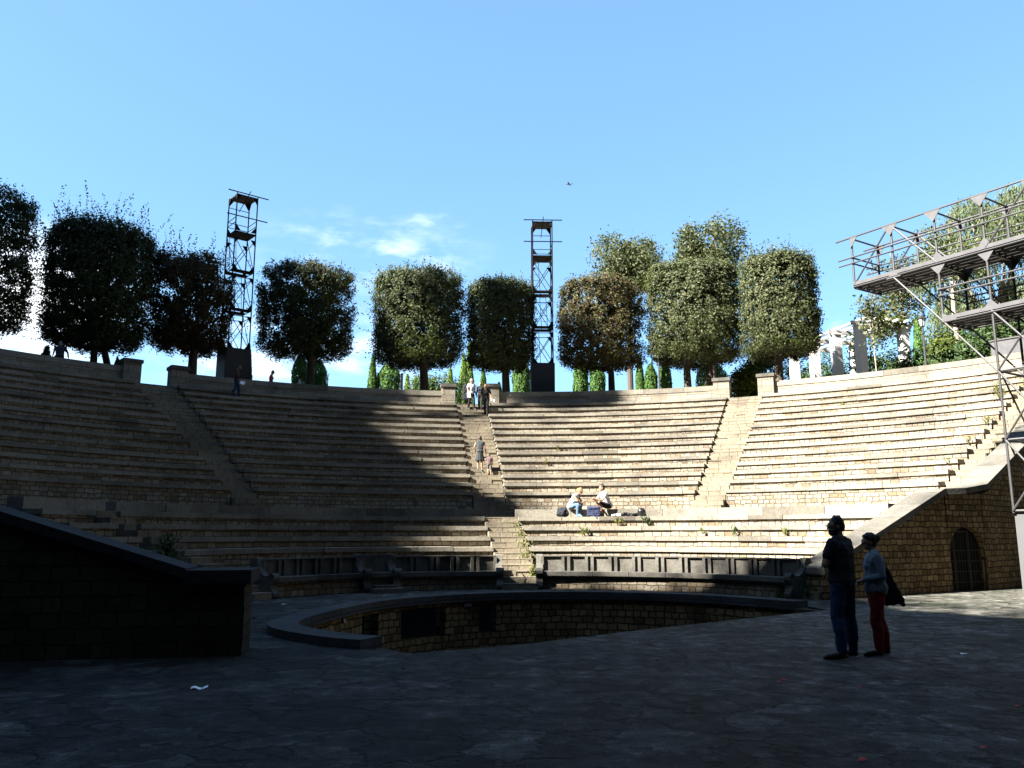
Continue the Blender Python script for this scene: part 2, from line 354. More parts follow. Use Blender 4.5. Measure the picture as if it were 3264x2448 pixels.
M = dict(
    rubble=masonry("rubble_stone", (.27, .20, .125), (.46, .415, .33), (.14, .12, .09), .30, .155, .016, .055, .9, .5),
    slab=masonry("seat_slab_stone", (.30, .28, .235), (.345, .318, .265), (.2, .18, .15), 40, 40, .001, 0, .35, .55, island=True),
    step=masonry("step_stone", (.29, .25, .185), (.34, .30, .23), (.10, .09, .07), 40, 40, .001, 0, .6, .5, island=True),
    ashlar=masonry("ashlar_stone", (.30, .26, .20), (.40, .36, .29), (.14, .12, .10), 1.1, .33, .012, .02, .6, .55),
    wallrub=masonry("gold_rubble_stone", (.19, .12, .05), (.46, .33, .17), (.05, .035, .02), .27, .165, .018, .06, 1.0, .6),
    darkrub=masonry("dark_rubble_stone", (.06, .045, .028), (.12, .093, .058), (.04, .03, .02), .36, .2, .016, .05, 1.0, .6),  # much darker base colour than the other rubble
    bench=masonry("bench_stone", (.16, .154, .137), (.20, .19, .165), (.1, .1, .08), 40, 40, .001, 0, .5, .75, island=True),
    coping=masonry("coping_stone", (.14, .132, .115), (.21, .20, .172), (.1, .09, .08), 1.3, 40, .012, .02, .5, .7),
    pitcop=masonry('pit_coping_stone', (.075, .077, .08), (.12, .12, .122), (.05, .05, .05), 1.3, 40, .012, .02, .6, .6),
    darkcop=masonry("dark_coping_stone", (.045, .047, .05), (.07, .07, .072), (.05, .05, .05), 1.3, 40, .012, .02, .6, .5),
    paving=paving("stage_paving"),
    soil=plain("terrace_soil", (.16, .13, .09), .95, var=.3, scale=1.2, bump=.4),
    rock=plain("shade_hill_rock", (.022, .022, .016), .95, var=.35, scale=.6, bump=.6),  # very dark so the unseen cliff and added banks bounce little light
    bark=plain("bark", (.055, .045, .035), .9, var=.3, scale=9, bump=.6),
    palebark=plain("pale_bark", (.22, .19, .15), .9, var=.25, scale=9, bump=.4),
    steel=plain("dark_scaffold_steel", (.006, .0062, .007), .85, metal=0, spec=.08, var=.2, scale=12),
    greysteel=plain("grey_scaffold_steel", (.032, .032, .035), .5, metal=.2, spec=.5, var=.15, scale=14),
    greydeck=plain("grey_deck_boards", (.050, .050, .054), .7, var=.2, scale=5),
    underdeck=plain("dark_deck_underside", (.008, .0078, .0075), .9, var=.25, scale=5),  # near-black; shade under the decks put into the board colour
    blackpanel=plain("black_cladding_panel", (.018, .019, .022), .6, var=.2, scale=3),
    greypanel=plain("pale_grey_cladding_panel", (.052, .052, .056), .7, var=.08, scale=2),
    stucco=plain("white_stucco", (.50, .495, .48), .9, var=.05, scale=4, bump=.2),
    whitewood=plain("white_timber", (.30, .29, .275), .8, var=.1, scale=6),
    tile=plain("terracotta_roof", (.33, .13, .07), .9, var=.2, scale=20, bump=.4),
    iron=plain("black_iron", (.022, .021, .02), .5, metal=.3, spec=.4),
    void=plain("dark_interior", (.005, .0048, .0045), .95),  # near-black; shade behind the openings put into the colour
    glass=plain("lamp_glass", (.35, .36, .36), .25, spec=.6),
    skin=plain("skin", (.24, .135, .09), .6, var=.06, scale=20),
    darkskin=plain("tanned_skin", (.18, .10, .065), .6, var=.06, scale=20),
    paper=plain("white_paper", (.80, .80, .80), .8, var=.03),
    white_cloth=plain("white_cloth", (.42, .42, .44), .9, var=.06, scale=18, bump=.2),
    black_cloth=plain("black_cloth", (.006, .006, .007), .9, var=.3, scale=18, bump=.3),
    navy_cloth=plain("navy_cloth", (.010, .012, .018), .9, var=.3, scale=16, bump=.3),
    jeans=plain("blue_jeans", (.009, .022, .06), .9, var=.25, scale=22, bump=.3),
    pale_jeans=plain("faded_blue_jeans", (.055, .095, .15), .9, var=.2, scale=22, bump=.3),
    red_cloth=plain("red_trouser_cloth", (.15, .006, .006), .9, var=.18, scale=18, bump=.3),
    redtop=plain("red_top_cloth", (.45, .02, .03), .9, var=.15, scale=18, bump=.3),
    greytop=plain("grey_blue_knit", (.13, .16, .185), .95, var=.15, scale=60, bump=.5),
    greydress=plain("grey_dress_cloth", (.022, .025, .027), .9, var=.2, scale=14, bump=.3),
    plaid=plain("dark_plaid_cloth", (.05, .025, .025), .9, var=.5, scale=40),
    pinkgrey=plain("mauve_shirt_cloth", (.075, .048, .056), .9, var=.15, scale=20),
    greyshort=plain("grey_shorts_cloth", (.085, .08, .077), .9, var=.15, scale=20),
    blueshoe=plain("pale_blue_canvas", (.10, .19, .34), .8),
    darkshoe=plain("dark_shoe_leather", (.018, .016, .015), .5, spec=.4),
    blackhair=plain("dark_hair", (.012, .009, .008), .6, var=.3, scale=60, bump=.6),
    greyhair=plain("grey_hair", (.15, .14, .13), .7, var=.2, scale=60, bump=.5),
    blond=plain("blond_hair", (.22, .125, .05), .6, var=.25, scale=60, bump=.5),
    brown=plain("brown_hair", (.02, .010, .006), .6, var=.25, scale=60, bump=.5),
    petal=plain("red_petal", (.35, .03, .02), .7, var=.2),
    bagblue=plain("navy_bag_fabric", (.013, .019, .05), .85, var=.2, scale=20, bump=.3),
    helmet=plain("black_helmet_shell", (.012, .012, .013), .18, spec=.6),
    oak=leafmat("holm_oak_leaves", [(.020, .030, .012), (.035, .052, .018), (.055, .072, .028), (.095, .105, .050)]),
    oakpale=leafmat("sunny_holm_oak_leaves", [(.04, .055, .025), (.075, .095, .042), (.11, .125, .062), (.17, .175, .10)]),  # paler oak leaves; on crown tips and left sides they stand for sunlight
    oakbrown=leafmat("browned_holm_oak_leaves", [(.03, .028, .012), (.055, .045, .018), (.085, .058, .025), (.12, .085, .045)]),
    yellowgreen=leafmat("yellow_green_leaves", [(.05, .075, .012), (.085, .115, .02), (.13, .15, .03)], .3),
    cypress=leafmat("cypress_foliage", [(.035, .095, .02), (.075, .165, .035), (.125, .225, .05)], .2),
    cyplight=leafmat("light_cypress_foliage", [(.09, .17, .03), (.16, .26, .045), (.24, .33, .07)], .25),
    pepper=leafmat("pepper_tree_leaves", [(.07, .11, .06), (.12, .17, .095), (.17, .21, .125), (.2, .19, .09)], .35),
    shrub=leafmat("shrub_leaves", [(.025, .045, .018), (.05, .09, .03), (.09, .14, .05)], .25),
    palm=leafmat("palm_leaves", [(.10, .11, .05), (.2, .19, .11)], .2),
    weed=leafmat("weed_leaves", [(.07, .10, .02), (.14, .16, .04), (.22, .2, .07)], .3),
    deadleaf=plain("dry_leaf", (.11, .06, .025), .9, var=.3, scale=30),
)

# ------------------------------------------------------------------ theatre geometry
CX, CY = .46, 17.811
RL = [9.6 + .78 * k for k in range(4)]; HL = [1.217, 1.555, 1.893, 2.232]
RU = [17.2 + .84 * k for k in range(14)]; HU = [3.379 + .4228 * k for k in range(14)]
RP, HP = 12.5, 2.51; RT, HT = 28.96, 9.659
def edge(a, b, R): return a + (b - a) * (R - 17.2) / (28.96 - 17.2)
def ledge(a, b, R): return a + (b - a) * (R - 7.5) / 5.0

def slabs(mb, r0, r1, z0, z1, ea, eb, lo=.95, hi=1.75, jit=.012, gap=.006):
    """a ring of separate stone slabs with small misfits; ea/eb give phi of the two ends at a radius"""
    p0, p1 = ea(r0), eb(r0); q0, q1 = ea(r1), eb(r1)
    t = 0.0; span = max(.05, R_(p1 - p0) * r0)
    while t < 1:
        w = random.uniform(lo, hi) / span
        t2 = t + w
        if t2 > 1 - .4 * w: t2 = 1.0
        g = gap / span
        a, b = t + (g if t > 0 else 0), t2 - (g if t2 < 1 else 0)
        j = random.uniform(-jit, jit); k = random.uniform(-jit, jit) * .7
        # worn stones: a few have slipped or lost their front
        if random.random() < .05: j += .02
        mb.sector(r0 + j, r1, z0 + k * .5, z1 + k, p0 + (p1 - p0) * a, p0 + (p1 - p0) * b, q0 + (q1 - q0) * a, q0 + (q1 - q0) * b, step=1.6)
        t = t2

def seating_block(label, radii, heights, rise, ea, eb, base, group, depth=.84):
    root = empty('seating_block', pol(radii[0], (ea(radii[0]) + eb(radii[0])) / 2, heights[0] - .4), 0, label, 'seating', group)
    inv = Matrix.Translation(root.location).inverted()
    for k, (r, h) in enumerate(zip(radii, heights)):
        rn = r + depth
        lowz = base if k == 0 else heights[k - 1] - .35
        m = MB(); f = .065
        m.sector(r + f, rn + .3, lowz, h - .135, ea(r + f) + .12, eb(r + f) - .12, ea(rn + .3) + .12, eb(rn + .3) - .12)
        o = m.build('seat_row', M['rubble'], root); o.matrix_parent_inverse = inv
        s = MB(); slabs(s, r, rn + .22, h - .137, h, ea, eb)
        q = s.build('seat_slab', M['slab'], o)
    return root

SB = 'blocks of curved stone seating'
seating_block('upper left block of curved stone rows, in deep shade, below the two-trunked tree', RU, HU, .42, lambda r: -76, lambda r: edge(-39.3, -41.2, r), 1.6, SB)
seating_block('upper block of stone rows left of the central stairs, mostly shaded', RU, HU, .42, lambda r: edge(-36.0, -37.0, r), lambda r: edge(-6.95, -7.4, r), 1.6, SB)
seating_block('sunlit upper seating block right of the central stairs, behind the seated couple', RU, HU, .42, lambda r: edge(-2.45, -4.0, r), lambda r: edge(23.6, 23.0, r), 1.6, SB)
seating_block('brightest upper seating block at right, below the white pergola', RU, HU, .42, lambda r: edge(27.6, 26.6, r), lambda r: edge(53.7, 52.0, r), 1.6, SB)
def parapet_on(root, ea, eb):
    s = MB(); slabs(s, RP, RP + .46, 1.7, HP, ea, eb, 1.2, 2.2, .008)
    o = s.build('parapet_bench', M['slab'], root); o.matrix_parent_inverse = Matrix.Translation(root.location).inverted()
b1 = seating_block('lower block of four shaded rows left of the central stairs, above the throne', RL, HL, .34, lambda r: -66.8, lambda r: ledge(-5.9, -6.95, r), -.3, SB, .78)
parapet_on(b1, lambda r: -65.2, lambda r: -7.05)
b2 = seating_block('lower block of four sunlit rows where the seated couple rest their feet', RL, HL, .34, lambda r: ledge(2.3, -1.5, r), lambda r: 57.2 + (r - 9.6) * .4, -.3, SB, .78)
parapet_on(b2, lambda r: -1.55, lambda r: 57.6)
b3 = seating_block('short dark lower block at far left, half hidden by the foreground wall', RL, HL, .34, lambda r: -79, lambda r: -70.6, -.3, SB, .78)
parapet_on(b3, lambda r: -79, lambda r: -66.9)

# walkway between the two tiers (kept as setting)
m = MB(); m.sector(RP + .3, 17.5, 1.2, 2.02, -79, 58, step=2); tag(m.build('walkway', M['coping']), kind='structure')
SG = 'stone staircases between the seating blocks'
def staircase(label, steps, mat='step'):
    r, a, b = steps[0][0], steps[0][3], steps[0][4]
    root = empty('stone_staircase', pol(r, (a + b) / 2, steps[0][2] - .2), 0, label, 'staircase', SG)
    inv = Matrix.Translation(root.location).inverted()
    for (r0, r1, top, a, b, a1, b1_) in steps:
        m = MB(); t0 = r1 + .25
        slabs(m, r0, t0, top - .75, top - .03, lambda r: (a if r < t0 - .01 else a1) + .03, lambda r: (b if r < t0 - .01 else b1_) - .03, .32, .62, .004, .008)
        slabs(m, r0 - .006, t0, top - .032, top, lambda r: (a if r < t0 - .01 else a1) + .03, lambda r: (b if r < t0 - .01 else b1_) - .03, .6, 1.1, .003, .004)
        o = m.build('step', M[mat], root); o.matrix_parent_inverse = inv
    return root
def upper_steps(ea, eb, j0=-5, j1=27):
    out = []
    for j in range(j0, j1 + 1):
        r = 17.3 + .42 * j; out.append((r, r + .42, 3.167 + .2114 * j, ea(r), eb(r), ea(r + .67), eb(r + .67)))
    return out
staircase('upper central staircase climbed by the woman in a grey dress with a child', upper_steps(lambda r: edge(-6.95, -7.4, r), lambda r: edge(-2.45, -4.0, r)))
staircase('sunlit upper staircase leading to the two pillars beside the yellow vine', upper_steps(lambda r: edge(23.6, 23.0, r), lambda r: edge(27.6, 26.6, r)))
staircase('dark upper staircase at left leading to the open gap between two capped pillars', upper_steps(lambda r: edge(-39.3, -41.2, r), lambda r: edge(-36.0, -37.0, r)))
staircase('upper staircase along the far right edge beside the sloping coping', upper_steps(lambda r: edge(53.7, 52.0, r), lambda r: edge(58.5, 55.2, r)))
def lower_steps(ea, eb):
    out = []; h = 0; r = 7.5
    for j in range(5):
        h += .174; out.append((r, r + .36, h, ea(r), eb(r), ea(r + .61), eb(r + .61))); r += .36
    r = 9.3
    for j in range(8):
        h += .169; out.append((r, r + .39, h, ea(r), eb(r), ea(r + .64), eb(r + .64))); r += .39
    return out
staircase('lower central staircase overgrown with grass, starting at the bench ends', lower_steps(lambda r: ledge(-5.9, -6.95, r), lambda r: ledge(2.4, -1.5, r)))
staircase('short lower flight of dark steps at left between bench end and foreground pillar', [(s[0], s[1], s[2], ledge(-60.8, -66.9, s[0]), ledge(-66.2, -70.5, s[0]) if False else ledge(-60.4, -66.8, s[0]), 0, 0) for s in []] or
          [(s[0], s[1], s[2], ledge(-65.2, -70.6, s[0]), ledge(-60.4, -66.8, s[0]), ledge(-65.2, -70.6, s[1] + .25), ledge(-60.4, -66.8, s[1] + .25)) for s in lower_steps(lambda r: 0, lambda r: 1)])
staircase('four low steps at right between bench end and golden wall', [(7.95 + .42 * j, 8.4 + .42 * j, .19 + .2 * j, 60.4 - .8 * j, 64.2 - 1.2 * j, 59.9 - .8 * j, 63.2 - 1.2 * j) for j in range(4)])

# ------------------------------------------------------------------ top wall and pillars
TW = 'top parapet walls behind the last row'
def top_wall(a, b, label):
    root = empty('parapet_wall', pol(RT, (a + b) / 2, 8.87), 0, label, 'wall', TW)
    inv = Matrix.Translation(root.location).inverted()
    m = MB(); m.sector(RT + .02, RT + .5, 8.2, HT - .27, a, b); o = m.build('masonry', M['ashlar'], root); o.matrix_parent_inverse = inv
    s = MB(); slabs(s, RT - .01, RT + .53, HT - .272, HT, lambda r: a, lambda r: b, 1.3, 2.4, .008); o = s.build('coping', M['slab'], root); o.matrix_parent_inverse = inv
top_wall(-78, -41.7, 'top parapet wall at left where the man in navy sits')
top_wall(-36.1, -8.6, 'top parapet wall left of the central stairs, below the dark box of the tower')
top_wall(-2.7, 21.8, 'top parapet wall right of the central stairs, dappled by tree shade')
top_wall(27.5, 55.5, 'bright top parapet wall at far right below the pergola')
PG = 'square gate pillars at the stair heads'
def gate_pillar(phi, label, zt, w=.78):
    p = pol(RT + .18, phi, 8.75)
    root = empty('gate_pillar', p, -R_(phi), label, 'pillar', PG)
    m = MB(); m.box((0, 0, (zt - .17 - 8.75) / 2 - .2), (w, w, zt - .17 - 8.75 + .4)); m.build('shaft', M['ashlar'], root)
    m = MB(); m.box((0, 0, zt - 8.75 - .087), (w + .12, w + .12, .17)); m.box((0, 0, zt - 8.75 + .012), (w - .1, w - .1, .03)); m.build('cap', M['coping'], root)
gate_pillar(-41.1, 'shaded capped pillar at the left end of the sky gap beside leaning trunk', 10.03, .82)
gate_pillar(-36.6, 'shaded capped pillar on the right side of the sky gap near the first tower', 9.97, .82)
gate_pillar(-8.1, 'dark capped pillar left of the couple descending at the central stairs', 10.05, .75)
gate_pillar(-3.1, 'capped pillar right of the bald man at the central stairs', 10.09, .72)
gate_pillar(22.35, 'half shaded capped pillar left of the yellow green vine', 10.02, .85)
gate_pillar(27.0, 'sunlit capped pillar right of the yellow green vine', 10.08, .82)

# ------------------------------------------------------------------ right side wall
K0 = (7.85, 21.32); K1 = (12.60, 24.37); KC = (14.05, 25.0); KD = (14.05 + .765 * 10.4, 25.0 + .645 * 10.4)
rw = empty('retaining_wall', (7.9, 21.4, 0), 0, 'golden rubble side wall at right with sloping pale coping and arched gateway', 'wall')
inv = Matrix.Translation(rw.location).inverted()
def sub(o, root=None):
    r = root or rw; o.matrix_parent_inverse = Matrix.Translation(r.location).inverted(); return o
def lerp(a, b, t): return tuple(x + (y - x) * t for x, y in zip(a, b))
aS = [lerp(K0, K1, t) for t in (0, .5, 1)]; aT = [.62, 1.72, 2.80]
m = MB(); m.wall(aS, aT, -.4, .72)
# gateway panel between K1 and KC, with an arched opening
D = Vector(KC) - Vector(K1); DL = D.length; D.normalize(); DN = Vector((-D.y, D.x))
def gw(u, z, d=0): p = Vector(K1) + D * u + DN * d; return (p.x, p.y, z)
arch = [(DL * .5 + math.cos(t) * (DL * .5 - .05), max(0, math.sin(t)) ** .7 * .98 + .86) for t in [math.pi * k / 16 for k in range(17)]]
arch = [(DL - .05, -.4)] + arch + [(.05, -.4)]
top = 2.82
pts = arch
fr = [gw(u, z) for u, z in pts]; bk = [gw(u, z, .22) for u, z in pts]
vs = []; fs = []; uvs = []
n = len(pts)
outer = [(DL, -.4)] + [(DL if u > DL * .5 else 0, z) if (z < 1.0) else (u, top) for u, z in arch[1:-1]] + [(0, -.4)]
V = [gw(u, z) for u, z in outer] + fr + bk
F = []; U = []
for i in range(n - 1):
    F.append((i, i + 1, n + i + 1, n + i)); U.append([outer[i], outer[i + 1], pts[i + 1], pts[i]])
    F.append((n + i, n + i + 1, 2 * n + i + 1, 2 * n + i)); U.append([(0, i * .15), (0, i * .15 + .15), (.22, i * .15 + .15), (.22, i * .15)])
m.add(V, F, [[(a + 5.9, b) for a, b in u] for u in U])
m.wall([(K1[0] + DN.x * .56, K1[1] + DN.y * .56), (KC[0] + DN.x * .56, KC[1] + DN.y * .56)], [top, top], 1.86, .3)
cS = [KC, lerp(KC, KD, .05), lerp(KC, KD, .5), KD]; cT = [2.82, 2.90, 5.0, 7.05]
m.wall(cS, cT, -.4, .75)
sub(m.build('masonry', M['wallrub'], rw))
m = MB()
cop = [K0, K1, lerp(K1, KC, .55), lerp(KC, KD, .05), KD]
def off(p, d, along=0): return p
cpl = [(K0[0] - .05 + .03, K0[1] - .07), (K1[0] + .03, K1[1] - .06), (lerp(K1, KC, .55)[0] + .03, lerp(K1, KC, .55)[1] - .07), (lerp(KC, KD, .04)[0] + .03, lerp(KC, KD, .04)[1] - .05), (KD[0] + .03, KD[1] - .05)]
ctop = [.78, 2.93, 2.97, 3.12, 7.22]
m.wall(cpl, ctop, [t - .17 for t in ctop], .86)
sub(m.build('coping', M['coping'], rw))
g = MB()
g.wall([gw(.0, 0, .20)[:2], gw(DL - .0, 0, .20)[:2]], [1.9, 1.9], -.2, .03)
gate = sub(g.build('gate', M['void'], rw))  # near-black sheet behind the bars, standing in for the shade of the passage
g = MB()
for k in range(13):
    u = .1 + (DL - .2) * k / 12; z1 = .84 + .95 * math.sin(math.acos(max(-1, min(1, (u - DL / 2) / (DL / 2 - .04))))) ** .9
    g.tube(gw(u, 0, .13), gw(u, z1, .13), .008, n=5)
for z in (.25, .55, .85, 1.15): g.tube(gw(.08, z, .14), gw(DL - .08, z, .14), .010, n=5)
for u in (.38, .98): g.box(gw(u, .85, .14), (.05, .03, 1.7))
g.tube(gw(.38, 1.7, .14), gw(.98, 1.7, .14), .025, n=6)
g.build('bars', M['iron'], gate)

# ------------------------------------------------------------------ left foreground wall
lw = empty('retaining_wall', (-3.66, 11.62, 0), 0, 'nearly black sloping wall in the left foreground ending in a capped pillar', 'wall')
dl = Vector((-1, -.18)).normalized()
def lp(s, d=0): p = Vector((-3.66, 11.62)) + dl * s + Vector((-dl.y, dl.x)) * -d; return (p.x, p.y)
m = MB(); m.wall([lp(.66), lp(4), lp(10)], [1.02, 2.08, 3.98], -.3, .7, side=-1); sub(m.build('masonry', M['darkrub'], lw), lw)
# the end pillar is built of courses with rough, uneven faces
m = MB(); z = -.3
while z < .93:
    h = min(random.uniform(.16, .26), .95 - z); e = random.uniform(-.035, .03); e2 = random.uniform(-.03, .03)
    p = [lp(-.0 + e), lp(.68)]; m.wall(p, [z + h] * 2, z, .82 + e2, side=-1); z += h + .004
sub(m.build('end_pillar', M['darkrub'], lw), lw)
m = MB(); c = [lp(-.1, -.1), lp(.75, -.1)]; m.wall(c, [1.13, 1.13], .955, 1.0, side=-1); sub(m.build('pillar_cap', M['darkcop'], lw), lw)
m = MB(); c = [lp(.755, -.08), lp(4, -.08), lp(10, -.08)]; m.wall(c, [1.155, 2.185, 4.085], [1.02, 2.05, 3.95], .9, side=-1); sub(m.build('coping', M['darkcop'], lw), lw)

# ------------------------------------------------------------------ orchestra pit
inner = [(-1.92, 12.72), (-2.36, 12.97), (-2.69, 13.26), (-3.08, 13.66), (-3.40, 14.07), (-3.62, 14.56), (-3.70, 15.1), (-3.68, 15.75), (-3.60, 16.5), (-3.45, 17.4), (-3.19, 18.6), (-2.78, 19.7), (-1.95, 20.8), (-.8, 21.75), (.5, 22.28), (1.9, 22.36), (3.4, 21.95), (4.7, 21.2), (5.7, 20.1), (6.3, 19.2)]
def smooth_path(p, k=3):
    out = []
    for i in range(len(p) - 1):
        P0, P1, P2, P3 = [Vector(p[max(0, min(len(p) - 1, j))]) for j in (i - 1, i, i + 1, i + 2)]
        for t in range(k):
            t /= k; out.append(.5 * ((2 * P1) + (-P0 + P2) * t + (2 * P0 - 5 * P1 + 4 * P2 - P3) * t * t + (-P0 + 3 * P1 - 3 * P2 + P3) * t ** 3))
    out.append(Vector(p[-1])); return [(v.x, v.y) for v in out]
inner = smooth_path(inner)
def offset(path, d):
    out = []
    for i in range(len(path)):
        a = Vector(path[max(0, i - 1)]); b = Vector(path[min(len(path) - 1, i + 1)]); t = (b - a).normalized(); out.append((path[i][0] - t.y * d, path[i][1] + t.x * d))
    return out
outer_ = offset(inner, .52)
stage_edge = [(-1.36, 11.86), (-.4, 12.42), (.32, 12.95), (1.4, 13.95), (2.58, 15.02), (4.5, 16.62), (6.48, 18.24), (6.83, 18.5)]
pit = empty('orchestra_pit', (1.4, 17.4, 0), 0, 'sunken curved orchestra pit with stone rim and dark openings', 'pit')
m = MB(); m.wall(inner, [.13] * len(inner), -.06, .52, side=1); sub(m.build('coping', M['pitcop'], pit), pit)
wl = offset(inner, .07)
dist = [0]
for i in range(1, len(wl)): dist.append(dist[-1] + (Vector(wl[i]) - Vector(wl[i - 1])).length)
def inwin(i):
    th = math.degrees(math.atan2(wl[i][0] - 1.4, wl[i][1] - 17.41)); return any(a < th < b for a, b in ((-112, -100), (-78, -62.5), (-57, -33.5), (-29.5, -18.6)))
m = MB(); i = 0
while i < len(wl) - 1:
    j = i + 1; w = inwin(i) and inwin(j)
    while j < len(wl) - 1 and (inwin(j) and inwin(j + 1)) == w: j += 1
    seg = wl[i:j + 1]
    if w:
        m.wall(seg, [-.06] * len(seg), -.14, .38); m.wall(seg, [-.86] * len(seg), -2.6, .38)
    else: m.wall(seg, [-.06] * len(seg), -2.6, .38)
    i = j
sub(m.build('pit_wall', M['wallrub'], pit), pit)  # gold stone colour stands in for light bounced onto the pit wall
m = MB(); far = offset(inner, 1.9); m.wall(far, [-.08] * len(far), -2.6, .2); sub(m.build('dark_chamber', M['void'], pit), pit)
m = MB()
se = stage_edge
m.wall([(-1.92, 12.72)] + se[:1] + se[1:] + [(6.3, 19.2)], [-.03] * (len(se) + 2), -2.6, .3, side=-1); sub(m.build('stage_front', M['darkrub'], pit), pit)
m = MB(); pf = inner + se[::-1]; m.add([(x, y, -2.5) for x, y in inner + se[::-1]], [tuple(range(len(pf)))[::-1]])
tag(m.build('pit_floor', M['darkcop']), kind='structure')
for k, th in enumerate((-87, -59.8, -31.2)):
    p = Vector((1.4 + 4.92 * math.sin(R_(th)), 17.41 + 4.92 * math.cos(R_(th)), -.12))
    lm = MB(); lm.box((0, 0, 0), (.26, .18, .12), taper=.45); o = lm.build('wall_lamp', M['iron'])
    o.location = p; o.rotation_euler = (0, 0, -R_(th))
    tag(o, ['small black hooded lamp on the pit wall nearest the coping tip', 'small black hooded lamp on the pit pier left of the widest opening', 'small black hooded lamp on the pit pier right of the widest opening'][k], 'lamp', 'hooded lamps in the orchestra pit')

# ------------------------------------------------------------------ ground
bm = bmesh.new()
def ring(pts): 
    vs = [bm.verts.new((x, y, 0)) for x, y in pts]
    for i in range(len(vs)): bm.edges.new((vs[i], vs[(i + 1) % len(vs)]))
ring([(-70, -60), (70, -60), (70, 47), (-70, 47)])
hole = outer_[:]  
ring([se[0]] + [(-2.18, 12.27)] + outer_[1:-1] + [(6.72, 19.5)] + se[::-1][:-1])
bmesh.ops.triangle_fill(bm, use_beauty=True, edges=bm.edges[:])
kill = []
hp = inner + se[::-1]
def inside(x, y, P):
    c = False
    for i in range(len(P)):
        (x1, y1), (x2, y2) = P[i], P[i - 1]
        if (y1 > y) != (y2 > y) and x < (x2 - x1) * (y - y1) / (y2 - y1) + x1: c = not c
    return c
for f in bm.faces:
    c = f.calc_center_median()
    if inside(c.x, c.y, hp) : kill.append(f)
bmesh.ops.delete(bm, geom=kill, context='FACES')
bmesh.ops.recalc_face_normals(bm, faces=bm.faces)
for f in bm.faces:
    if f.normal.z < 0: f.normal_flip()
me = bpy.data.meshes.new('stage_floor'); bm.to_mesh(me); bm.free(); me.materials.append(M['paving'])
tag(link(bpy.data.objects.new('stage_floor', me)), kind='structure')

m = MB(); Rs = [29.3, 30, 31, 33, 36, 40, 46, 55, 70, 100, 160, 280, 500, 900]; ph = [-84 + 4 * k for k in range(41)]
def tz(R, p): return 8.85 + .12 * math.sin(R * .7 + p * .11) * (R < 60) - (max(0, R - 60) * .05) + .2 * mnoise.noise((R * .2, p * .1, 0))
for i in range(len(Rs) - 1):
    for j in range(len(ph) - 1):
        q = [(Rs[i], ph[j]), (Rs[i], ph[j + 1]), (Rs[i + 1], ph[j + 1]), (Rs[i + 1], ph[j])]
        m.add([pol(R, p, tz(R, p)) for R, p in q][::-1], [(0, 1, 2, 3)])
for p in (ph[0], ph[-1]):
    for i in range(len(Rs) - 1): m.add([pol(Rs[i], p, tz(Rs[i], p)), pol(Rs[i + 1], p, tz(Rs[i + 1], p)), pol(Rs[i + 1], p, -60), pol(Rs[i], p, -60)], [(0, 1, 2, 3)])
tag(m.build('terrain', M['soil']), kind='structure')

# unseen quarry cliff; ridge shaped and banks added to cast and deepen the shade
WP = [(-80, 24), (-30, 24), (0, 22), (7, 19), (9.5, 15.4), (11, 14.6), (13, 14.2), (15.5, 15.6), (17, 16.4), (18.3, 14.8), (19.6, 13.7), (21.2, 12.6), (22.2, 11.6), (24, 9.2), (26.6, 9.0), (27.0, 12.6), (27.5, 14.2), (28.5, 16.8), (30.8, 17.3), (31.7, 16.8), (33, 16), (35, 16), (37.5, 16.8), (40, 17.5), (41.5, 18.5), (43, 21), (44.8, 24.2), (50, 25), (70, 25)]  # ridge heights shaped so its shadow edges fall as wanted on the seats
def Wq(q): return float(np.interp(q, [a for a, b in WP], [b for a, b in WP]))
ca, sa = math.cos(R_(SUN_AZ)), math.sin(R_(SUN_AZ)); te = math.tan(R_(SUN_EL))
def uq(u, q): return (u * ca - q * sa, u * sa + q * ca)
m = MB(); qs = [-80 + 1.0 * k for k in range(151)]; prof = [(-23, -1), (-23.6, .25), (-24.4, .5), (-24.9, .75), (-26, .93), (-27, 1.0), (-34, .97), (-60, .95)]
grid = []
for q in qs:
    top = Wq(q) + 27 * te
    row = []
    for k, (u, t) in enumerate(prof):
        z = -1 if t < 0 else top * t
        nz = mnoise.noise((q * .35, z * .25, 1.3)) * .9 if 0 < t < .9 else 0
        x, y = uq(u + nz, q); row.append((x, y, z + (mnoise.noise((q * .9, u, 4)) * .35 if t == 1.0 else 0)))
    grid.append(row)
vs = [p for r in grid for p in r]; K = len(prof)
fs = [(i * K + k, (i + 1) * K + k, (i + 1) * K + k + 1, i * K + k + 1) for i in range(len(qs) - 1) for k in range(K - 1)]
m.add(vs, fs)
bx = [(-6 + 2 * k) for k in range(38)]  # unseen back cliff, raised to keep sky light off the shaded seats
for i in range(len(bx) - 1):
    a, b = bx[i], bx[i + 1]
    def yy(x, z): return -15 + mnoise.noise((x * .3, z * .3, 7)) * 1.2
    for z0, z1 in ((-1, 17), (17, 34), (34, 52), (52, 70)): m.add([(a, yy(a, z0), z0), (b, yy(b, z0), z0), (b, yy(b, z1), z1), (a, yy(a, z1), z1)], [(3, 2, 1, 0)])
    m.add([(a, yy(a, 70), 70), (b, yy(b, 70), 70), (b, -50, 69), (a, -50, 69)], [(3, 2, 1, 0)])
for i in range(24):  # added right bank out of view, there to block sky light
    y0, y1 = -15 + 3 * i, -12 + 3 * i
    if y1 > 46: break
    def xx(y, z): return 44 + z * .25 + mnoise.noise((y * .3, z * .3, 17)) * 1.5
    for z0, z1 in ((-1, 20), (20, 40), (40, 60)): m.add([(xx(y0, z0), y0, z0), (xx(y1, z0), y1, z0), (xx(y1, z1), y1, z1), (xx(y0, z1), y0, z1)], [(3, 2, 1, 0)])
tag(m.build('shade_hill', M['rock'], smooth=False), kind='structure')

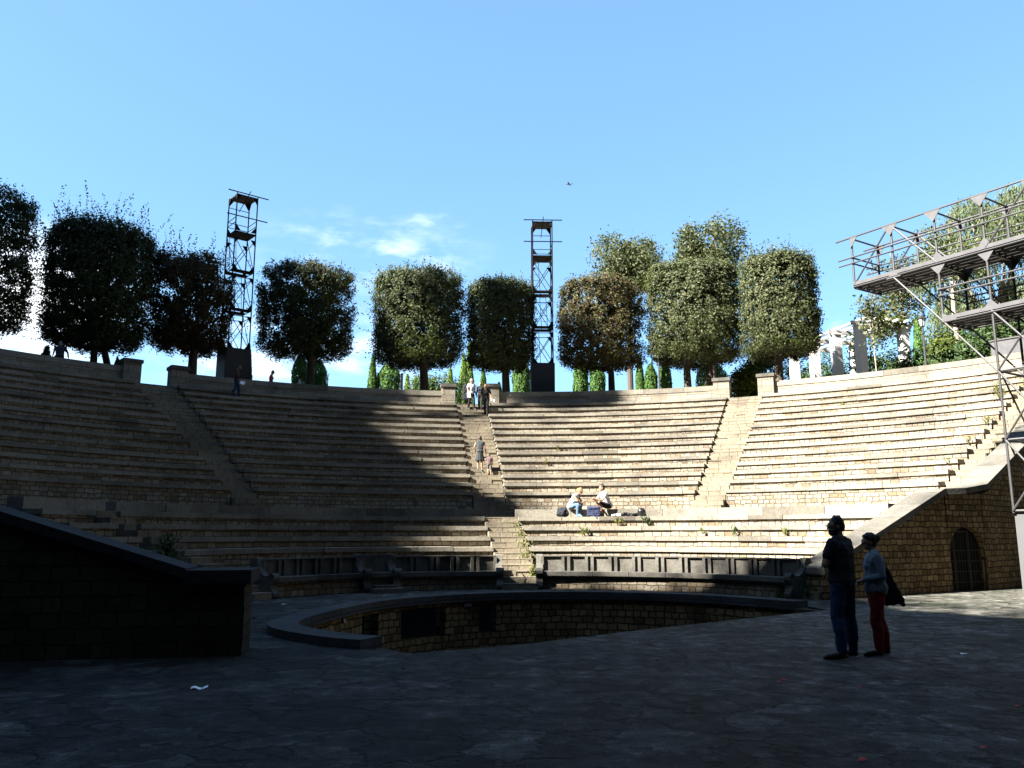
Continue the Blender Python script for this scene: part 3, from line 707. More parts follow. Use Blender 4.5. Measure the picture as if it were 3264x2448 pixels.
# ------------------------------------------------------------------ panelled stone benches and throne
def radial(phi, R=0, z=0):
    """frame whose x runs outwards, y up, z along the ring"""
    p = pol(R, phi, z); o = Vector((math.sin(R_(phi)), math.cos(R_(phi)), 0)); t = o.cross(Vector((0, 0, 1)))
    return Matrix(((o.x, 0, t.x, p.x), (o.y, 0, t.y, p.y), (0, 1, 0, p.z), (0, 0, 0, 1)))
ARM = [(.10, 0), (.02, .0), (-.05, .05), (-.06, .13), (0, .20), (.05, .27), (.05, .34), (.0, .40), (-.04, .47), (-.045, .55), (.0, .615), (.07, .635), (.13, .61), (.17, .575), (.26, .56), (.36, .59), (.45, .66), (.51, .76), (.55, .88), (.58, .99), (.62, 1.015), (.78, 1.015), (.80, 0)]
BN = 'curved stone benches round the pit'
def arm(root, phi, th=.2, sc=1.0, dz=0):
    m = MB(); m.prism([(x, y * sc) for x, y in ARM], radial(phi, 7.56, dz), th)
    m.tube(radial(phi, 7.60, .585 * sc) @ Vector((0, 0, -th / 2 - .02)), radial(phi, 7.60, .585 * sc) @ Vector((0, 0, th / 2 + .02)), .05, n=12)
    return sub(m.build('armrest', M['bench'], root), root)
def bench(label, pa, pb, arms, npan):
    root = empty('stone_bench', pol(7.9, (pa + pb) / 2, 0), 0, label, 'bench', BN)
    m = MB(); m.sector(7.76, 8.35, -.1, .405, pa, pb); sub(m.build('base', M['rubble'], root), root)
    s = MB(); slabs(s, 7.62, 8.14, .40, .525, lambda r: pa, lambda r: pb, .9, 1.6, .006); sub(s.build('seat', M['bench'], root), root)
    s = MB(); slabs(s, 8.13, 8.32, .36, .955, lambda r: pa, lambda r: pb, (pb - pa) / npan / 57.3 * 8.12, (pb - pa) / npan / 57.3 * 8.14, .004); sub(s.build('backrest', M['bench'], root), root)
    for k in range(npan + 1):
        p = pa + (pb - pa) * k / npan
        for dp in ((-.62, .62) if 0 < k < npan else (0,)):
            w = .32; s = MB(); s.sector(8.055, 8.135, .52, .945, p + dp - w, p + dp + w, step=1); sub(s.build('pilaster', M['bench'], root), root)
    s = MB(); slabs(s, 8.075, 8.34, .953, .985, lambda r: pa, lambda r: pb, .9, 1.5, .004); sub(s.build('top_rail', M['bench'], root), root)
    for a in arms: arm(root, a)
bench('long dark bench left of the throne with a scroll armrest at its left end', -58.6, -37.4, (-59.2,), 5)
bench('short half lit bench between the throne and the central stairs', -28.9, -6.9, (-6.2,), 5)
bench('long pale bench of eleven panels right of the central stairs', 3.3, 59.4, (2.7, 60.0), 11)
th = empty('stone_throne', pol(7.9, -33.1, 0), 0, 'stone throne with two scroll arms and a footstep between the left benches', 'throne')
m = MB(); m.sector(7.70, 8.35, -.1, .43, -35.8, -30.4); sub(m.build('base', M['bench'], th), th)
m = MB(); m.sector(7.58, 8.2, .42, .54, -35.9, -30.3); sub(m.build('seat', M['bench'], th), th)
m = MB(); m.sector(8.10, 8.36, .40, 1.04, -36.6, -29.6); sub(m.build('backrest', M['bench'], th), th)
m = MB(); m.sector(6.98, 7.62, -.05, .13, -36.6, -29.2); m.sector(7.3, 7.72, .12, .2, -35.6, -30.6); sub(m.build('footstep', M['bench'], th), th)
arm(th, -36.6, .22, 1.04); arm(th, -29.7, .22, 1.04)

# ------------------------------------------------------------------ foliage
def leafmesh(name, c, n, size, asp, mat, parent=None, tang=None):
    c = np.asarray(c, float); n = np.asarray(n, float); N_ = len(c)
    n = n / (np.linalg.norm(n, axis=1, keepdims=True) + 1e-9)
    r = np.random.normal(size=(N_, 3)) if tang is None else np.asarray(tang, float)
    t = np.cross(n, r) if tang is None else r - n * (r * n).sum(1, keepdims=True)
    t /= np.linalg.norm(t, axis=1, keepdims=True) + 1e-9
    b = np.cross(n, t); s = np.asarray(size, float).reshape(-1, 1)
    V = np.empty((N_, 4, 3)); V[:, 0] = c - t * s; V[:, 1] = c + b * s * asp; V[:, 2] = c + t * s; V[:, 3] = c - b * s * asp
    me = bpy.data.meshes.new(name); me.vertices.add(4 * N_); me.vertices.foreach_set('co', V.reshape(-1))
    me.loops.add(4 * N_); me.loops.foreach_set('vertex_index', np.arange(4 * N_, dtype=np.int32))
    me.polygons.add(N_); me.polygons.foreach_set('loop_start', np.arange(0, 4 * N_, 4, dtype=np.int32))
    me.update(calc_edges=True); me.materials.append(mat)
    o = bpy.data.objects.new(name, me); C.objects.link(o); o.parent = parent; return o
def sph(n):
    v = np.random.normal(size=(n, 3)); return v / np.linalg.norm(v, axis=1, keepdims=True)
def clump(ctr, rad, normals, per, spread, size, asp=.55, rnd=.55):
    """leaf clusters: ctr (n,3), scatter 'per' leaves round each"""
    n = len(ctr); c = np.repeat(ctr, per, 0) + np.random.normal(size=(n * per, 3)) * spread
    nn = np.repeat(normals, per, 0) + np.random.normal(size=(n * per, 3)) * rnd
    return c, nn, np.random.uniform(.6, 1.25, n * per) * size
def crown(c, w, d, h, ncl, expo=4.0, hole=9, per=38, spread=.14, size=.085, lump=.10, hseed=0, inner=.25, taper=0.0):
    e = expo; th = np.random.uniform(0, 6.2832, ncl); side = np.random.random(ncl) < .62
    rad = np.where(side, 1.0, np.sqrt(np.random.random(ncl))); zz = np.where(side, np.random.uniform(-1, 1, ncl), np.where(np.random.random(ncl) < .5, 1.0, -1.0))
    u = np.stack([np.cos(th) * rad, np.sin(th) * rad, zz], 1); u /= np.linalg.norm(u, axis=1, keepdims=True)
    rr = ((u[:, 0] ** 2 + u[:, 1] ** 2) ** (e / 2) + np.abs(u[:, 2]) ** e) ** (-1 / e)
    dep = 1 - np.abs(np.random.normal(0, .09, ncl)); k = int(ncl * inner); dep[:k] = np.random.uniform(.3, .9, k)
    lm = np.array([1 + lump * mnoise.noise(Vector(v) * 2.3 + Vector((hseed, 0, 0))) + .5 * lump * mnoise.noise(Vector(v) * 6 + Vector((hseed, 9, 0))) for v in u])
    p = u * (rr * dep * lm)[:, None] * np.array([w / 2, d / 2, h / 2])
    if taper: p[:, :2] *= (1 + taper * p[:, 2:3] / (h / 2))
    if hole < 5:
        keep = np.array([mnoise.noise(Vector((q[0] * .75 + hseed, q[2] * .75, q[1] * .25))) < hole for q in p]); p = p[keep]; u = u[keep]
    nn = p / np.array([w / 2, d / 2, h / 2]); nn = np.sign(nn) * np.abs(nn) ** 2 + u * .3
    return clump(p + np.array(c), 0, nn, per, spread, size)
def shoots(c, w, d, h, n, ln, side=0.0, size=.075):
    """loose leafy twigs that grew out since the last clipping, mostly on top"""
    P, Nn, S = [], [], []
    for _ in range(n):
        a = random.uniform(0, 6.28); r = math.sqrt(random.random())
        if random.random() < side: base = Vector((-w / 2, random.uniform(-d / 2, d / 2), random.uniform(-h * .45, h * .5))); dr = Vector((-1, random.uniform(-.4, .4), random.uniform(0, .9)))
        else: base = Vector((r * math.cos(a) * w / 2, r * math.sin(a) * d / 2, h / 2 - .25 * r)); dr = Vector((random.gauss(0, .35), random.gauss(0, .35), 1))
        dr.normalize(); L = ln * random.expovariate(2.9)
        L = min(L, ln * 1.4)
        for t in np.arange(0, L, .085):
            q = base + dr * t + Vector((random.gauss(0, .035), random.gauss(0, .035), random.gauss(0, .035)))
            P.append((q.x + c[0], q.y + c[1], q.z + c[2])); Nn.append((random.gauss(0, 1), random.gauss(0, 1), random.gauss(0, 1))); S.append(size * random.uniform(.6, 1.2))
    return P, Nn, S
def limbs(mb, x, y, z0, zc, w, r, n=6, lean=(0, 0), spread=.33):
    top = Vector((x, y, zc)); b = Vector((x - lean[0], y - lean[1], z0))
    mid = b.lerp(top, .55) + Vector((random.uniform(-.08, .08), random.uniform(-.08, .08), 0))
    mb.path([b - Vector((0, 0, .4)), b + Vector((0, 0, .15)), mid, top], [r * 1.5, r * 1.15, r * .95, r * .7], 9)
    for k in range(n):
        a = 6.28 * k / n + random.uniform(-.4, .4); q = mid.lerp(top, random.uniform(.1, .9))
        e = q + Vector((math.cos(a) * w * spread, math.sin(a) * w * spread, random.uniform(1.0, 2.6)))
        m1 = q.lerp(e, .5) + Vector((random.uniform(-.2, .2), random.uniform(-.2, .2), .1))
        mb.path([q, m1, e], [r * .5, r * .36, r * .12], 6)
TG = 'clipped evergreen trees along the theatre rim'
def topiary(label, x, y, zb, zt, w, d, mat, pale, ncl, hole=9, top=60, tl=.7, side=0.0, trunks=((0, 0, 0, 0),), seed=1, expo=4.5, taper=0.0, r=.2, palepart=.18, lump=.1):
    root = empty('clipped_tree', (x, y, 8.85), 0, label, 'tree', TG)
    m = MB()
    for (tx, ty, lx, ly) in trunks: limbs(m, tx + lx, ty + ly, 0, zb - 8.85 + 1.2, w, r, 7, (lx, ly))
    m.build('trunk', M['bark'], root)
    c = (0, 0, (zb + zt) / 2 - 8.85); h = zt - zb
    a, n, s = crown(c, w * 1.02, d, h, int(ncl * 1.5), expo + 5.0, hole, hseed=seed * 3.7, taper=taper, lump=lump * .6)
    k = np.random.random(len(a)) < palepart
    cr = leafmesh('crown', a[~k], n[~k], s[~k], .5, M[mat], root)
    P, N2, S = shoots(c, w, d, h, int(top * 3.2), tl, side)
    P = np.concatenate([a[k], np.array(P).reshape(-1, 3)]); N2 = np.concatenate([n[k], np.array(N2).reshape(-1, 3)]); S = np.concatenate([s[k], S])
    leafmesh('shoots', P, N2, S, .45, M[pale], cr)
    return root
topiary('dark rim tree cut by the left edge of the photo', -25.35, 36.9, 11.0, 17.5, 5.4, 5.0, 'oak', 'oak', 800, 9, 90, .7, .2, seed=2, expo=3)
topiary('large shaggy clipped tree with two trunks near the seated man in navy', -21.15, 40.73, 11.0, 17.0, 4.75, 4.8, 'oak', 'oakpale', 1150, .62, 330, 1.5, .45, ((.15, 0, .1, 0), (.95, .4, -.75, 0)), 3, 4.5, .03, r=.17, palepart=.1)
topiary('brownish sparse clipped tree touching the left scaffold tower', -17.52, 43.67, 11.45, 16.5, 4.15, 4.3, 'oakbrown', 'oakbrown', 760, .33, 110, 1.2, .1, ((.35, 0, .1, 0),), 4, 4.5, .05, r=.24)
topiary('dark boxy clipped tree with sky holes right of the left tower', -11.97, 46.76, 11.85, 16.75, 5.3, 5.0, 'oak', 'oakbrown', 900, .36, 200, .6, .1, ((.3, 0, .05, 0),), 5, 7, .03, r=.24)
topiary('dense clipped tree with yellow green tips left of the central stairs', -5.65, 48.71, 11.75, 17.1, 5.2, 5.0, 'oak', 'oakpale', 1150, .66, 280, .8, .1, ((.5, 0, -.15, 0),), 6, 4.5, 0, r=.26, palepart=.3)
topiary('grey green clipped tree touching the middle scaffold tower', -.71, 49.29, 11.6, 16.75, 3.9, 4.4, 'oak', 'oakpale', 900, .66, 230, .6, .05, ((.4, 0, -.1, 0),), 7, 5, 0, r=.24, palepart=.35)
topiary('thin brown topped clipped tree right of the middle scaffold tower', 5.4, 48.92, 11.6, 16.7, 5.0, 4.8, 'oakbrown', 'oakpale', 850, .4, 130, .5, .1, ((.6, 0, -.1, .2),), 8, 4, 0, palepart=.3)
topiary('broad pale green clipped tree behind the street lamp', 10.79, 47.57, 11.6, 17.2, 5.35, 5.2, 'oakpale', 'oakpale', 1150, .7, 240, .6, .05, ((-.5, 0, -.1, 0), (.7, .3, .2, 0)), 9, 4.5, 0, r=.22)
topiary('rightmost clipped tree with ragged top beside the pergola', 14.95, 44.9, 11.4, 16.9, 4.05, 3.7, 'oakpale', 'oakpale', 1000, .62, 260, .8, -.1, ((-.2, 0, 0, 0),), 10, 5, 0, r=.24)

def bush_tree(label, x, y, z0, zb, zt, w, d, mat, ncl, hole, lump, name='tree', group=None, bark='bark', size=.115, spread=.27, r=.2, expo=2.2, seed=1, per=24):
    root = empty(name, (x, y, z0), 0, label, 'tree', group); m = MB(); limbs(m, 0, 0, 0, (zb + zt) / 2 - z0, w, r, 8); m.build('trunk', M[bark], root)
    rs = random.Random(seed); hh = zt - zb; A, B, S_ = [], [], []
    for k in range(8):
        f = rs.uniform(.38, .58); a_ = 6.28 * k / 7 + rs.uniform(-.4, .4); q = 0 if k == 7 else rs.uniform(.22, .34)
        cz = (zb + zt) / 2 - z0 + (rs.uniform(-.32, .30) if k < 7 else .08) * hh
        a, n, s = crown((math.cos(a_) * q * w, math.sin(a_) * q * d, cz), w * f, d * f, hh * f * .95, int(ncl * (.17 if k < 7 else .25)), expo, hole, per=per, spread=spread, size=size, lump=lump * .7, hseed=seed * 2.3 + k, inner=.3)
        A.append(a); B.append(n); S_.append(s)
    leafmesh('crown', np.concatenate(A), np.concatenate(B), np.concatenate(S_), .5, M[mat], root); return root
bush_tree('tall irregular olive green tree behind the thin brown topped tree', 8.1, 55.5, 8.6, 16.0, 22.6, 5.6, 5, 'oakpale', 620, .32, .5, seed=3)
bush_tree('tall olive green tree with a peak behind the broad clipped tree', 13.8, 55.8, 8.6, 16.0, 23.4, 5.0, 5, 'oakpale', 640, .42, .45, seed=5)
bush_tree('feathery pale green tree low at the far left edge', -33.5, 51, 8, 9.4, 12.6, 5.5, 5, 'pepper', 260, .25, .5, seed=8, r=.1)
bush_tree('thin airy tree with slanting trunk left of the pepper tree', 25.6, 52.6, 8.8, 14.2, 20.6, 4.2, 4, 'oakpale', 210, .18, .6, bark='palebark', seed=11, r=.13)
bush_tree('slim sapling with few leaves in front of the pergola', 18.95, 42.2, 8.85, 11.4, 14.0, 1.2, 1.2, 'oakpale', 32, .5, .4, name='sapling', bark='palebark', seed=12, r=.03, size=.11)
bush_tree('dark broad tree behind the grey scaffold at the right edge', 36, 56, 8.8, 9.5, 19, 9, 7, 'shrub', 1000, .5, .4, seed=14)

# pepper tree: hanging strands
def pepper(label, x, y, z0, blobs):
    root = empty('pepper_tree', (x, y, z0), 0, label, 'tree'); m = MB()
    m.path([(0, 0, -.3), (.15, 0, 2.5), (-.1, 0, 5), (.3, 0, 8)], [.3, .24, .2, .14], 9)
    P, Nn, S, T = [], [], [], []
    for (bx, by, bz, rx, rz, n) in blobs:
        m.path([(.1, 0, 5), (bx * .5, by * .5, bz * .6 + 1), (bx, by, bz)], [.16, .11, .05], 7)
        for _ in range(n):
            v = Vector(sph(1)[0]); v.z = abs(v.z) * .9 - .2; k = random.uniform(.55, 1.0)
            q = Vector((bx + v.x * rx * k, by + v.y * rx * k, bz + v.z * rz * k)); L = random.uniform(.5, 2.1); sw = Vector((v.x * .25, v.y * .25, -1)).normalized()
            for t in np.arange(0, L, .10):
                e = q + sw * t + Vector((random.gauss(0, .05), random.gauss(0, .05), 0)); P.append(e[:]); Nn.append((random.gauss(0, 1), random.gauss(0, 1), random.gauss(0, .4))); S.append(random.uniform(.09, .16)); T.append((random.gauss(0, .5), random.gauss(0, .5), -1))
    m.build('trunk', M['palebark'], root); leafmesh('crown', P, Nn, S, .28, M['pepper'], root, T)
pepper('large drooping pepper tree behind the grey scaffold at right', 29.5, 48.5, 8.85, [(-2.6, 0, 9.2, 2.2, 2.8, 620), (.8, 0, 10.7, 2.4, 3.2, 760), (4.2, 0, 11.4, 2.6, 3.6, 820), (-2.2, .5, 6.3, 1.7, 2.4, 380), (2.0, .5, 7.0, 2.4, 2.7, 480), (6.2, 0, 13.8, 2.0, 2.6, 420), (-.6, 1, 12.6, 1.5, 1.8, 240), (2.4, .6, 13.4, 1.6, 1.9, 260)])

# clipped cypress columns and hedges behind the wall
HG = 'green cypress columns and hedges behind the top wall'
def cypress(label, x, y, w, h, mat='cypress', z0=8.8, d=None, group=HG, name='cypress', pointed=.6, den=1.0):
    root = empty(name, (x, y, z0), 0, label, 'hedge' if group == HG else 'tree', group)
    m = MB(); m.path([(0, 0, -.2), (0, 0, h * .8)], [.06, .03], 6); m.build('trunk', M['bark'], root)
    d = d or w; n = int(1500 * den * (w * .5 + .5) * h / 2.4)
    t = np.random.uniform(0, 1, n) ** .9; a = np.random.uniform(0, 6.283, n); pr = np.clip((1.02 - t) / pointed, 0, 1) ** .6
    ph_ = np.array([mnoise.noise(Vector((math.cos(q) * 2, math.sin(q) * 2, k * h * 1.5 + x))) for q, k in zip(a, t)])
    rr = pr * (1 + .22 * ph_) * (1 - np.abs(np.random.normal(0, .14, n)))
    c = np.stack([np.cos(a) * rr * w / 2, np.sin(a) * rr * d / 2, t * h + np.random.normal(0, .05, n)], 1)
    nn = np.stack([np.cos(a), np.sin(a), np.full(n, .2)], 1) + np.random.normal(size=(n, 3)) * .5
    tg = np.stack([np.cos(a) * .25, np.sin(a) * .25, np.ones(n)], 1) + np.random.normal(size=(n, 3)) * .25
    leafmesh('foliage', c, nn, np.random.uniform(.06, .13, n), .38, M[mat], root, tg)
def atpx(px, R, dphi=None):      # plan point at a bearing (x over y as seen on the photograph) on a ring round the theatre
    k = (px - 1632) / 2640.0 / .955
    a = 1 + k * k; b = -(k * CX + CY); c = CX * CX + CY * CY - R * R; y = (-b + math.sqrt(b * b - a * c)) / a
    return k * y, y
for px, R, w, h, mat, lab in [
    (811, 33.5, .65, 3.0, 'cypress', 'slim cypress right of the left tower box'),
    (975, 33.5, .95, 2.6, 'cypress', 'green hedge column left of the trunk under the boxy tree'),
    (1030, 34.2, 1.2, 2.5, 'cypress', 'dark hedge column right of the trunk under the boxy tree'),
    (1200, 33.5, .7, 2.9, 'cypress', 'pointed cypress at the left end of the dark hedge by the white post'),
    (1250, 33.8, 1.5, 2.5, 'cypress', 'dark broad hedge between pointed cypress and white post'),
    (1308, 35, .6, 2.1, 'cyplight', 'light green cypress just right of the white post'),
    (1334, 35.5, .6, 2.1, 'cyplight', 'light green cypress left of the trunk by the central stairs'),
    (1441, 34, .62, 2.4, 'cyplight', 'light green cypress above the dark pillar at the central stairs'),
    (1482, 32, .62, 2.9, 'cyplight', 'light green cypress behind the man in the white shirt'),
    (1500, 34, .55, 4.2, 'cyplight', 'tallest thin cypress in the central stair gap'),
    (1543, 34, .6, 2.5, 'cypress', 'green cypress behind the bald man'),
    (1592, 35, .7, 1.7, 'cyplight', 'small round topped cypress left of the trunk by the middle tower'),
    (1662, 33.5, 1.15, 2.9, 'cypress', 'green hedge column left of the middle tower box'),
    (1845, 33.2, .95, 2.9, 'cypress', 'green hedge column with pointed tip right of the middle tower'),
    (1896, 33.2, 1.0, 2.5, 'cypress', 'wide green hedge column left of the thin tree trunk'),
    (2028, 33.6, .7, 3.0, 'cypress', 'pointed hedge column left of the street lamp'),
    (2062, 33.6, .8, 2.4, 'cypress', 'hedge column directly behind the street lamp'),
    (2106, 33.6, .8, 2.5, 'cypress', 'hedge column just right of the street lamp'),
    (2250, 35, 1.9, 2.6, 'cypress', 'dark wide hedge right of the white house'),
]:
    x, y = atpx(px, R); R2 = R + 7; x2, y2 = atpx(px, R2); k = y2 / y
    cypress(lab, x2, y2, w * k, 1.6 + (8.8 + h + .75 - 1.6) * k - 8.8, mat, pointed=.55 if w < .8 else .2, den=2.2)
x, y = atpx(182, 34); cypress('small dark cypress cone beside the man seated on the wall', x, y, 1.0, 2.3, 'cypress', pointed=.9)
x, y = atpx(405, 30.6); cypress('little potted conifer tucked behind the left gap pillar', x, y, .55, 1.45, 'cypress', 8.85, pointed=.9, den=.6)
CG = 'tall conifers on the right bank'
x, y = atpx(2903, 41); cypress('pale cypress spire behind the pergola lamp', x, y, 1.2, 6.3, 'cypress', group=CG, pointed=.8, den=.7)
x, y = atpx(3018, 42); cypress('dark conifer behind the slim pale trunk at right', x, y, 2.0, 6.8, 'shrub', group=CG, pointed=.7, den=.7)

SH = 'shrubs on the right bank'
def shrub(label, x, y, z0, w, h, mat, ncl, name='shrub', lump=.45, hole=.45, group=SH, size=.11, seed=1):
    root = empty(name, (x, y, z0), 0, label, 'shrub', group); m = MB()
    for k in range(5):
        a = random.uniform(0, 6.28); m.path([(0, 0, -.1), (math.cos(a) * w * .15, math.sin(a) * w * .15, h * .4), (math.cos(a) * w * .35, math.sin(a) * w * .3, h * .8)], [.04, .03, .01], 5)
    m.build('stems', M['bark'], root)
    a, n, s = crown((0, 0, h * .5), w, w * .8, h, ncl, 2.4, hole, spread=.2, size=size, lump=lump, hseed=seed * 5.1, inner=.4); leafmesh('foliage', a, n, s, .5, M[mat], root)
for px, R, z0, w, h, mat, ncl, lab in [
    (2800, 41, 8.9, 3.4, 3.9, 'shrub', 230, 'dark green shrub seen between the pergola columns'),
    (2835, 33.5, 8.9, 1.9, 1.9, 'shrub', 110, 'low green shrub left of the last pergola column'),
    (2940, 33, 8.9, 2.2, 2.2, 'shrub', 150, 'green shrub at the foot of the slanting tree'),
    (2978, 33.4, 8.9, 1.7, 3.1, 'yellowgreen', 110, 'yellow green bamboo like shrub left of the slim pale trunk'),
    (3050, 33, 8.9, 2.4, 2.3, 'shrub', 170, 'bushy green shrub right of the slim pale trunk'),
    (3120, 34, 8.9, 2.8, 3.1, 'shrub', 190, 'tall green shrub left of the grey box on the wall'),
    (3230, 36, 8.9, 3.6, 4.2, 'shrub', 260, 'dark shrub behind the grey box on the wall'),
    (2350, 33.2, 8.9, 1.6, 2.3, 'yellowgreen', 120, 'yellow green vine bush between the two right pillars'),
    (2400, 35.5, 8.9, 2.4, 3.6, 'shrub', 190, 'dark green bush behind the two right pillars'),
    (2575, 46, 8.9, 6.5, 5.0, 'shrub', 420, 'very dark bush behind the first pergola columns'),
    (1400, 38, 8.8, 5.0, 3.3, 'shrub', 300, 'broad dark bush behind the cypresses left of the central stairs'),
]:
    x, y = atpx(px, R); shrub(lab, x, y, z0, w, h, mat, ncl, seed=px)
# slim pale trunk tree in front of the conifer
x, y = atpx(3027, 33.8); bush_tree('slim pale trunk tree rising to the scaffold deck', x, y, 8.85, 14.2, 18.5, 3.0, 3, 'pepper', 110, .3, .5, bark='palebark', seed=21, r=.12)
# palm
x, y = atpx(1086, 36); pr_ = empty('palm_tree', (x, y, 8.7), 0, 'small palm tuft right of the hedge under the boxy tree', 'tree')
m = MB(); m.path([(0, 0, -.2), (0, 0, 1.3)], [.16, .13], 8); m.build('trunk', M['bark'], pr_)
P, Nn, S, T = [], [], [], []
for k in range(34):
    a = random.uniform(0, 6.28); el = random.uniform(-.5, 1.2); L = random.uniform(.7, 1.1); d = Vector((math.cos(a) * math.cos(el), math.sin(a) * math.cos(el), math.sin(el))); q = Vector((0, 0, 1.3)); v = d.copy()
    for i in range(10):
        q = q + v * L / 10; v.z -= .10; v.normalize()
        for sgn in (-1, 1):
            sd = v.cross(Vector((0, 0, 1))).normalized() * sgn
            P.append((q + sd * .1)[:]); Nn.append((random.gauss(0, .5), random.gauss(0, .5), 1)); S.append(.13); T.append((sd + v * .8)[:])
leafmesh('fronds', P, Nn, S, .16, M['palm'], pr_, T)

# shade trees on the cliff, out of the picture
def far_pine(label, u, q, zb, zt, w, n):
    x, y = uq(u, q); z0 = Wq(q) + 27 * te - 1
    root = empty('pine_tree', (x, y, z0), 0, label, 'tree', 'pines on the cliff'); m = MB(); limbs(m, 0, 0, 0, (zb + zt) / 2 - z0, w, .35, 8); m.build('trunk', M['bark'], root)
    a, nn, s = crown((0, 0, (zb + zt) / 2 - z0), w, w, zt - zb, n, 2.2, .4, spread=.4, size=.28, lump=.35, hseed=u); leafmesh('crown', a, nn, s, .5, M['oak'], root)
o_ = 28 * te
far_pine('tall umbrella pine on the cliff edge', -28, 41.2, 29.2 + o_, 34.2 + o_, 4.8, 170)
far_pine('broad pine on the cliff towards the stage', -28, 6.5, 15 + o_, 21.5 + o_, 7, 200)
P, Nn, S = [], [], []
for q in np.arange(-10, 60, .22):
    x, y = uq(-26.8 + random.uniform(-.8, .8), q); h = Wq(q) + 27 * te
    if 8.5 < q < 17:
        for k in range(9): P.append((x + random.gauss(0, .5), y + random.gauss(0, .5), h + abs(random.gauss(0, 1.5)) * (.4 + mnoise.noise((q * .9, 3, 1))))); Nn.append(sph(1)[0]); S.append(random.uniform(.12, .3))
    for k in range(5): P.append((x + random.gauss(0, .3), y + random.gauss(0, .3), h - .55 + abs(random.gauss(0, .4)))); Nn.append(sph(1)[0]); S.append(random.uniform(.15, .35))
tag(leafmesh('ridge_dapple_scrub', P, Nn, S, .5, M['shrub']), kind='stuff')  # loose leaves added along the unseen ridge to dapple its shadow edge

# ------------------------------------------------------------------ scaffold towers behind the wall
def tri(m, p, ax, ay, a, b, th=.03):
    """triangular gusset plate with its right angle at p"""
    p = Vector(p); ax = Vector(ax); ay = Vector(ay); n = ax.cross(ay)
    Mx = Matrix(((ax.x, ay.x, n.x, p.x), (ax.y, ay.y, n.y, p.y), (ax.z, ay.z, n.z, p.z), (0, 0, 0, 1)))
    m.prism([(0, 0), (a, 0), (0, b)], Mx, th)
class Gus:
    def __init__(s, root, mat): s.root, s.mat = root, mat
    def add(s, *a): m = MB(); tri(m, *a); m.build('gusset_plate', s.mat, s.root)
def tower(label, x, y, rz):
    root = empty('scaffold_tower', (x, y, 8.85), rz, label, 'tower', 'dark scaffold towers behind the seating')
    w = .6; zb = 2.88; mod = 2.235; top = zb + 4 * mod; gp = Gus(root, M['steel'])
    m = MB(); m.box((0, 0, zb / 2 - .1), (2 * w + .18, 2 * w + .18, zb + .2)); b = m.build('base_box', M['blackpanel'], root)
    m = MB(); m.box((-w - .105, 0, zb / 2 - .15), (.03, 2 * w + .1, zb)); m.build('side_panel', M['greypanel'], b)
    for sx in (-1, 1):
        for sy in (-1, 1): m = MB(); m.tube((sx * w, sy * w, zb - .1), (sx * w, sy * w, top + .05), .036, n=7); m.build('post', M['steel'], root)
    lv = [zb + mod * k for k in range(5)]
    for k in range(3):
        z0, z1 = lv[k], lv[k + 1]; m = MB()
        for sy in (-1, 1):
            m.tube((-w, sy * w, z0), (w, sy * w, z1 - .3), .021, n=5); m.tube((w, sy * w, z0), (-w, sy * w, z1 - .3), .021, n=5)
        for sx in (-1, 1): m.tube((sx * w, -w, z0), (sx * w, w, z1), .021, n=5)
        for z in (z1, z1 - .38 if k < 2 else z1):
            for a, b in (((-w, -w), (w, -w)), ((w, -w), (w, w)), ((w, w), (-w, w)), ((-w, w), (-w, -w))): m.tube((*a, z), (*b, z), .023, n=5)
        m.build('brace', M['steel'], root)
        m = MB()
        for sx in (-1, 1):
            for sy in (-1, 1):
                gp.add((sx * w, sy * w, z0), (-sx, 0, 0), (0, 0, 1), .30, .40); gp.add((sx * w, sy * w, z1 - .34), (-sx, 0, 0), (0, 0, -1), .28, .38)
        m = MB()
        lx = -.28 + (.45 if k == 1 else 0)
        for dx in (-.19, .19): m.tube((lx + dx, .25, z0), (lx + dx - .12, .25, z1), .016, n=4)
        for q in range(6): zz = z0 + (q + .5) * mod / 6; m.tube((lx - .19 - .12 * (q + .5) / 6, .25, zz), (lx + .19 - .12 * (q + .5) / 6, .25, zz), .013, n=4)
        m.build('ladder', M['steel'], root)
        m = MB()
        for q in range(3):
            if q != 1 or k == 2: m.box((0, -w + .22 + q * .4, z1 + .02), (2 * w, .36, .09))
        m.build('deck', M['steel'], root)
    m = MB()
    for q in range(4): m.box((0, -w + .15 + q * .3, top - .02), (2 * w, .27, .07))
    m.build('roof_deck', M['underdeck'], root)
    m = MB()
    for sx in (-1, 1):
        for sy in (-1, 1):
            gp.add((sx * w, sy * w, top), (-sx, 0, 0), (0, 0, -1), .3, .45); gp.add((sx * w, sy * w, top), (0, -sy, 0), (0, 0, -1), .3, .45); gp.add((sx * w, sy * w, lv[3] + .1), (-sx, 0, 0), (0, 0, 1), .3, .4)
    for z in (lv[3] + .55, lv[3] + .85, lv[3] + 1.75):
        m = MB()
        if z < lv[3] + 1:
            for sx in (-1, 1): m.tube((sx * w, -w, z), (sx * w, w, z), .022, n=5)
        m.tube((-w, w, z), (w, w, z), .022, n=5); m.build('guard_rail', M['steel'], root)
    m = MB()
    m.tube((-w - .55, -w - .06, top + .08), (w + .62, -w - .06, top + .08), .032, n=6); m.tube((-w - .55, -w - .06, top - 1.32), (w + .62, -w - .06, top - 1.32), .032, n=6)
    m.tube((.05, -w - .3, top + .2), (0, w, top - .6), .023, n=5)
    m.build('lamp_bar', M['steel'], root)
    return root
tower('dark open scaffold tower turned aslant between two left clipped trees', -15.5, 45.15, R_(40))
tower('dark open scaffold tower seen square on behind the middle of the theatre', 1.85, 49.2, R_(2))

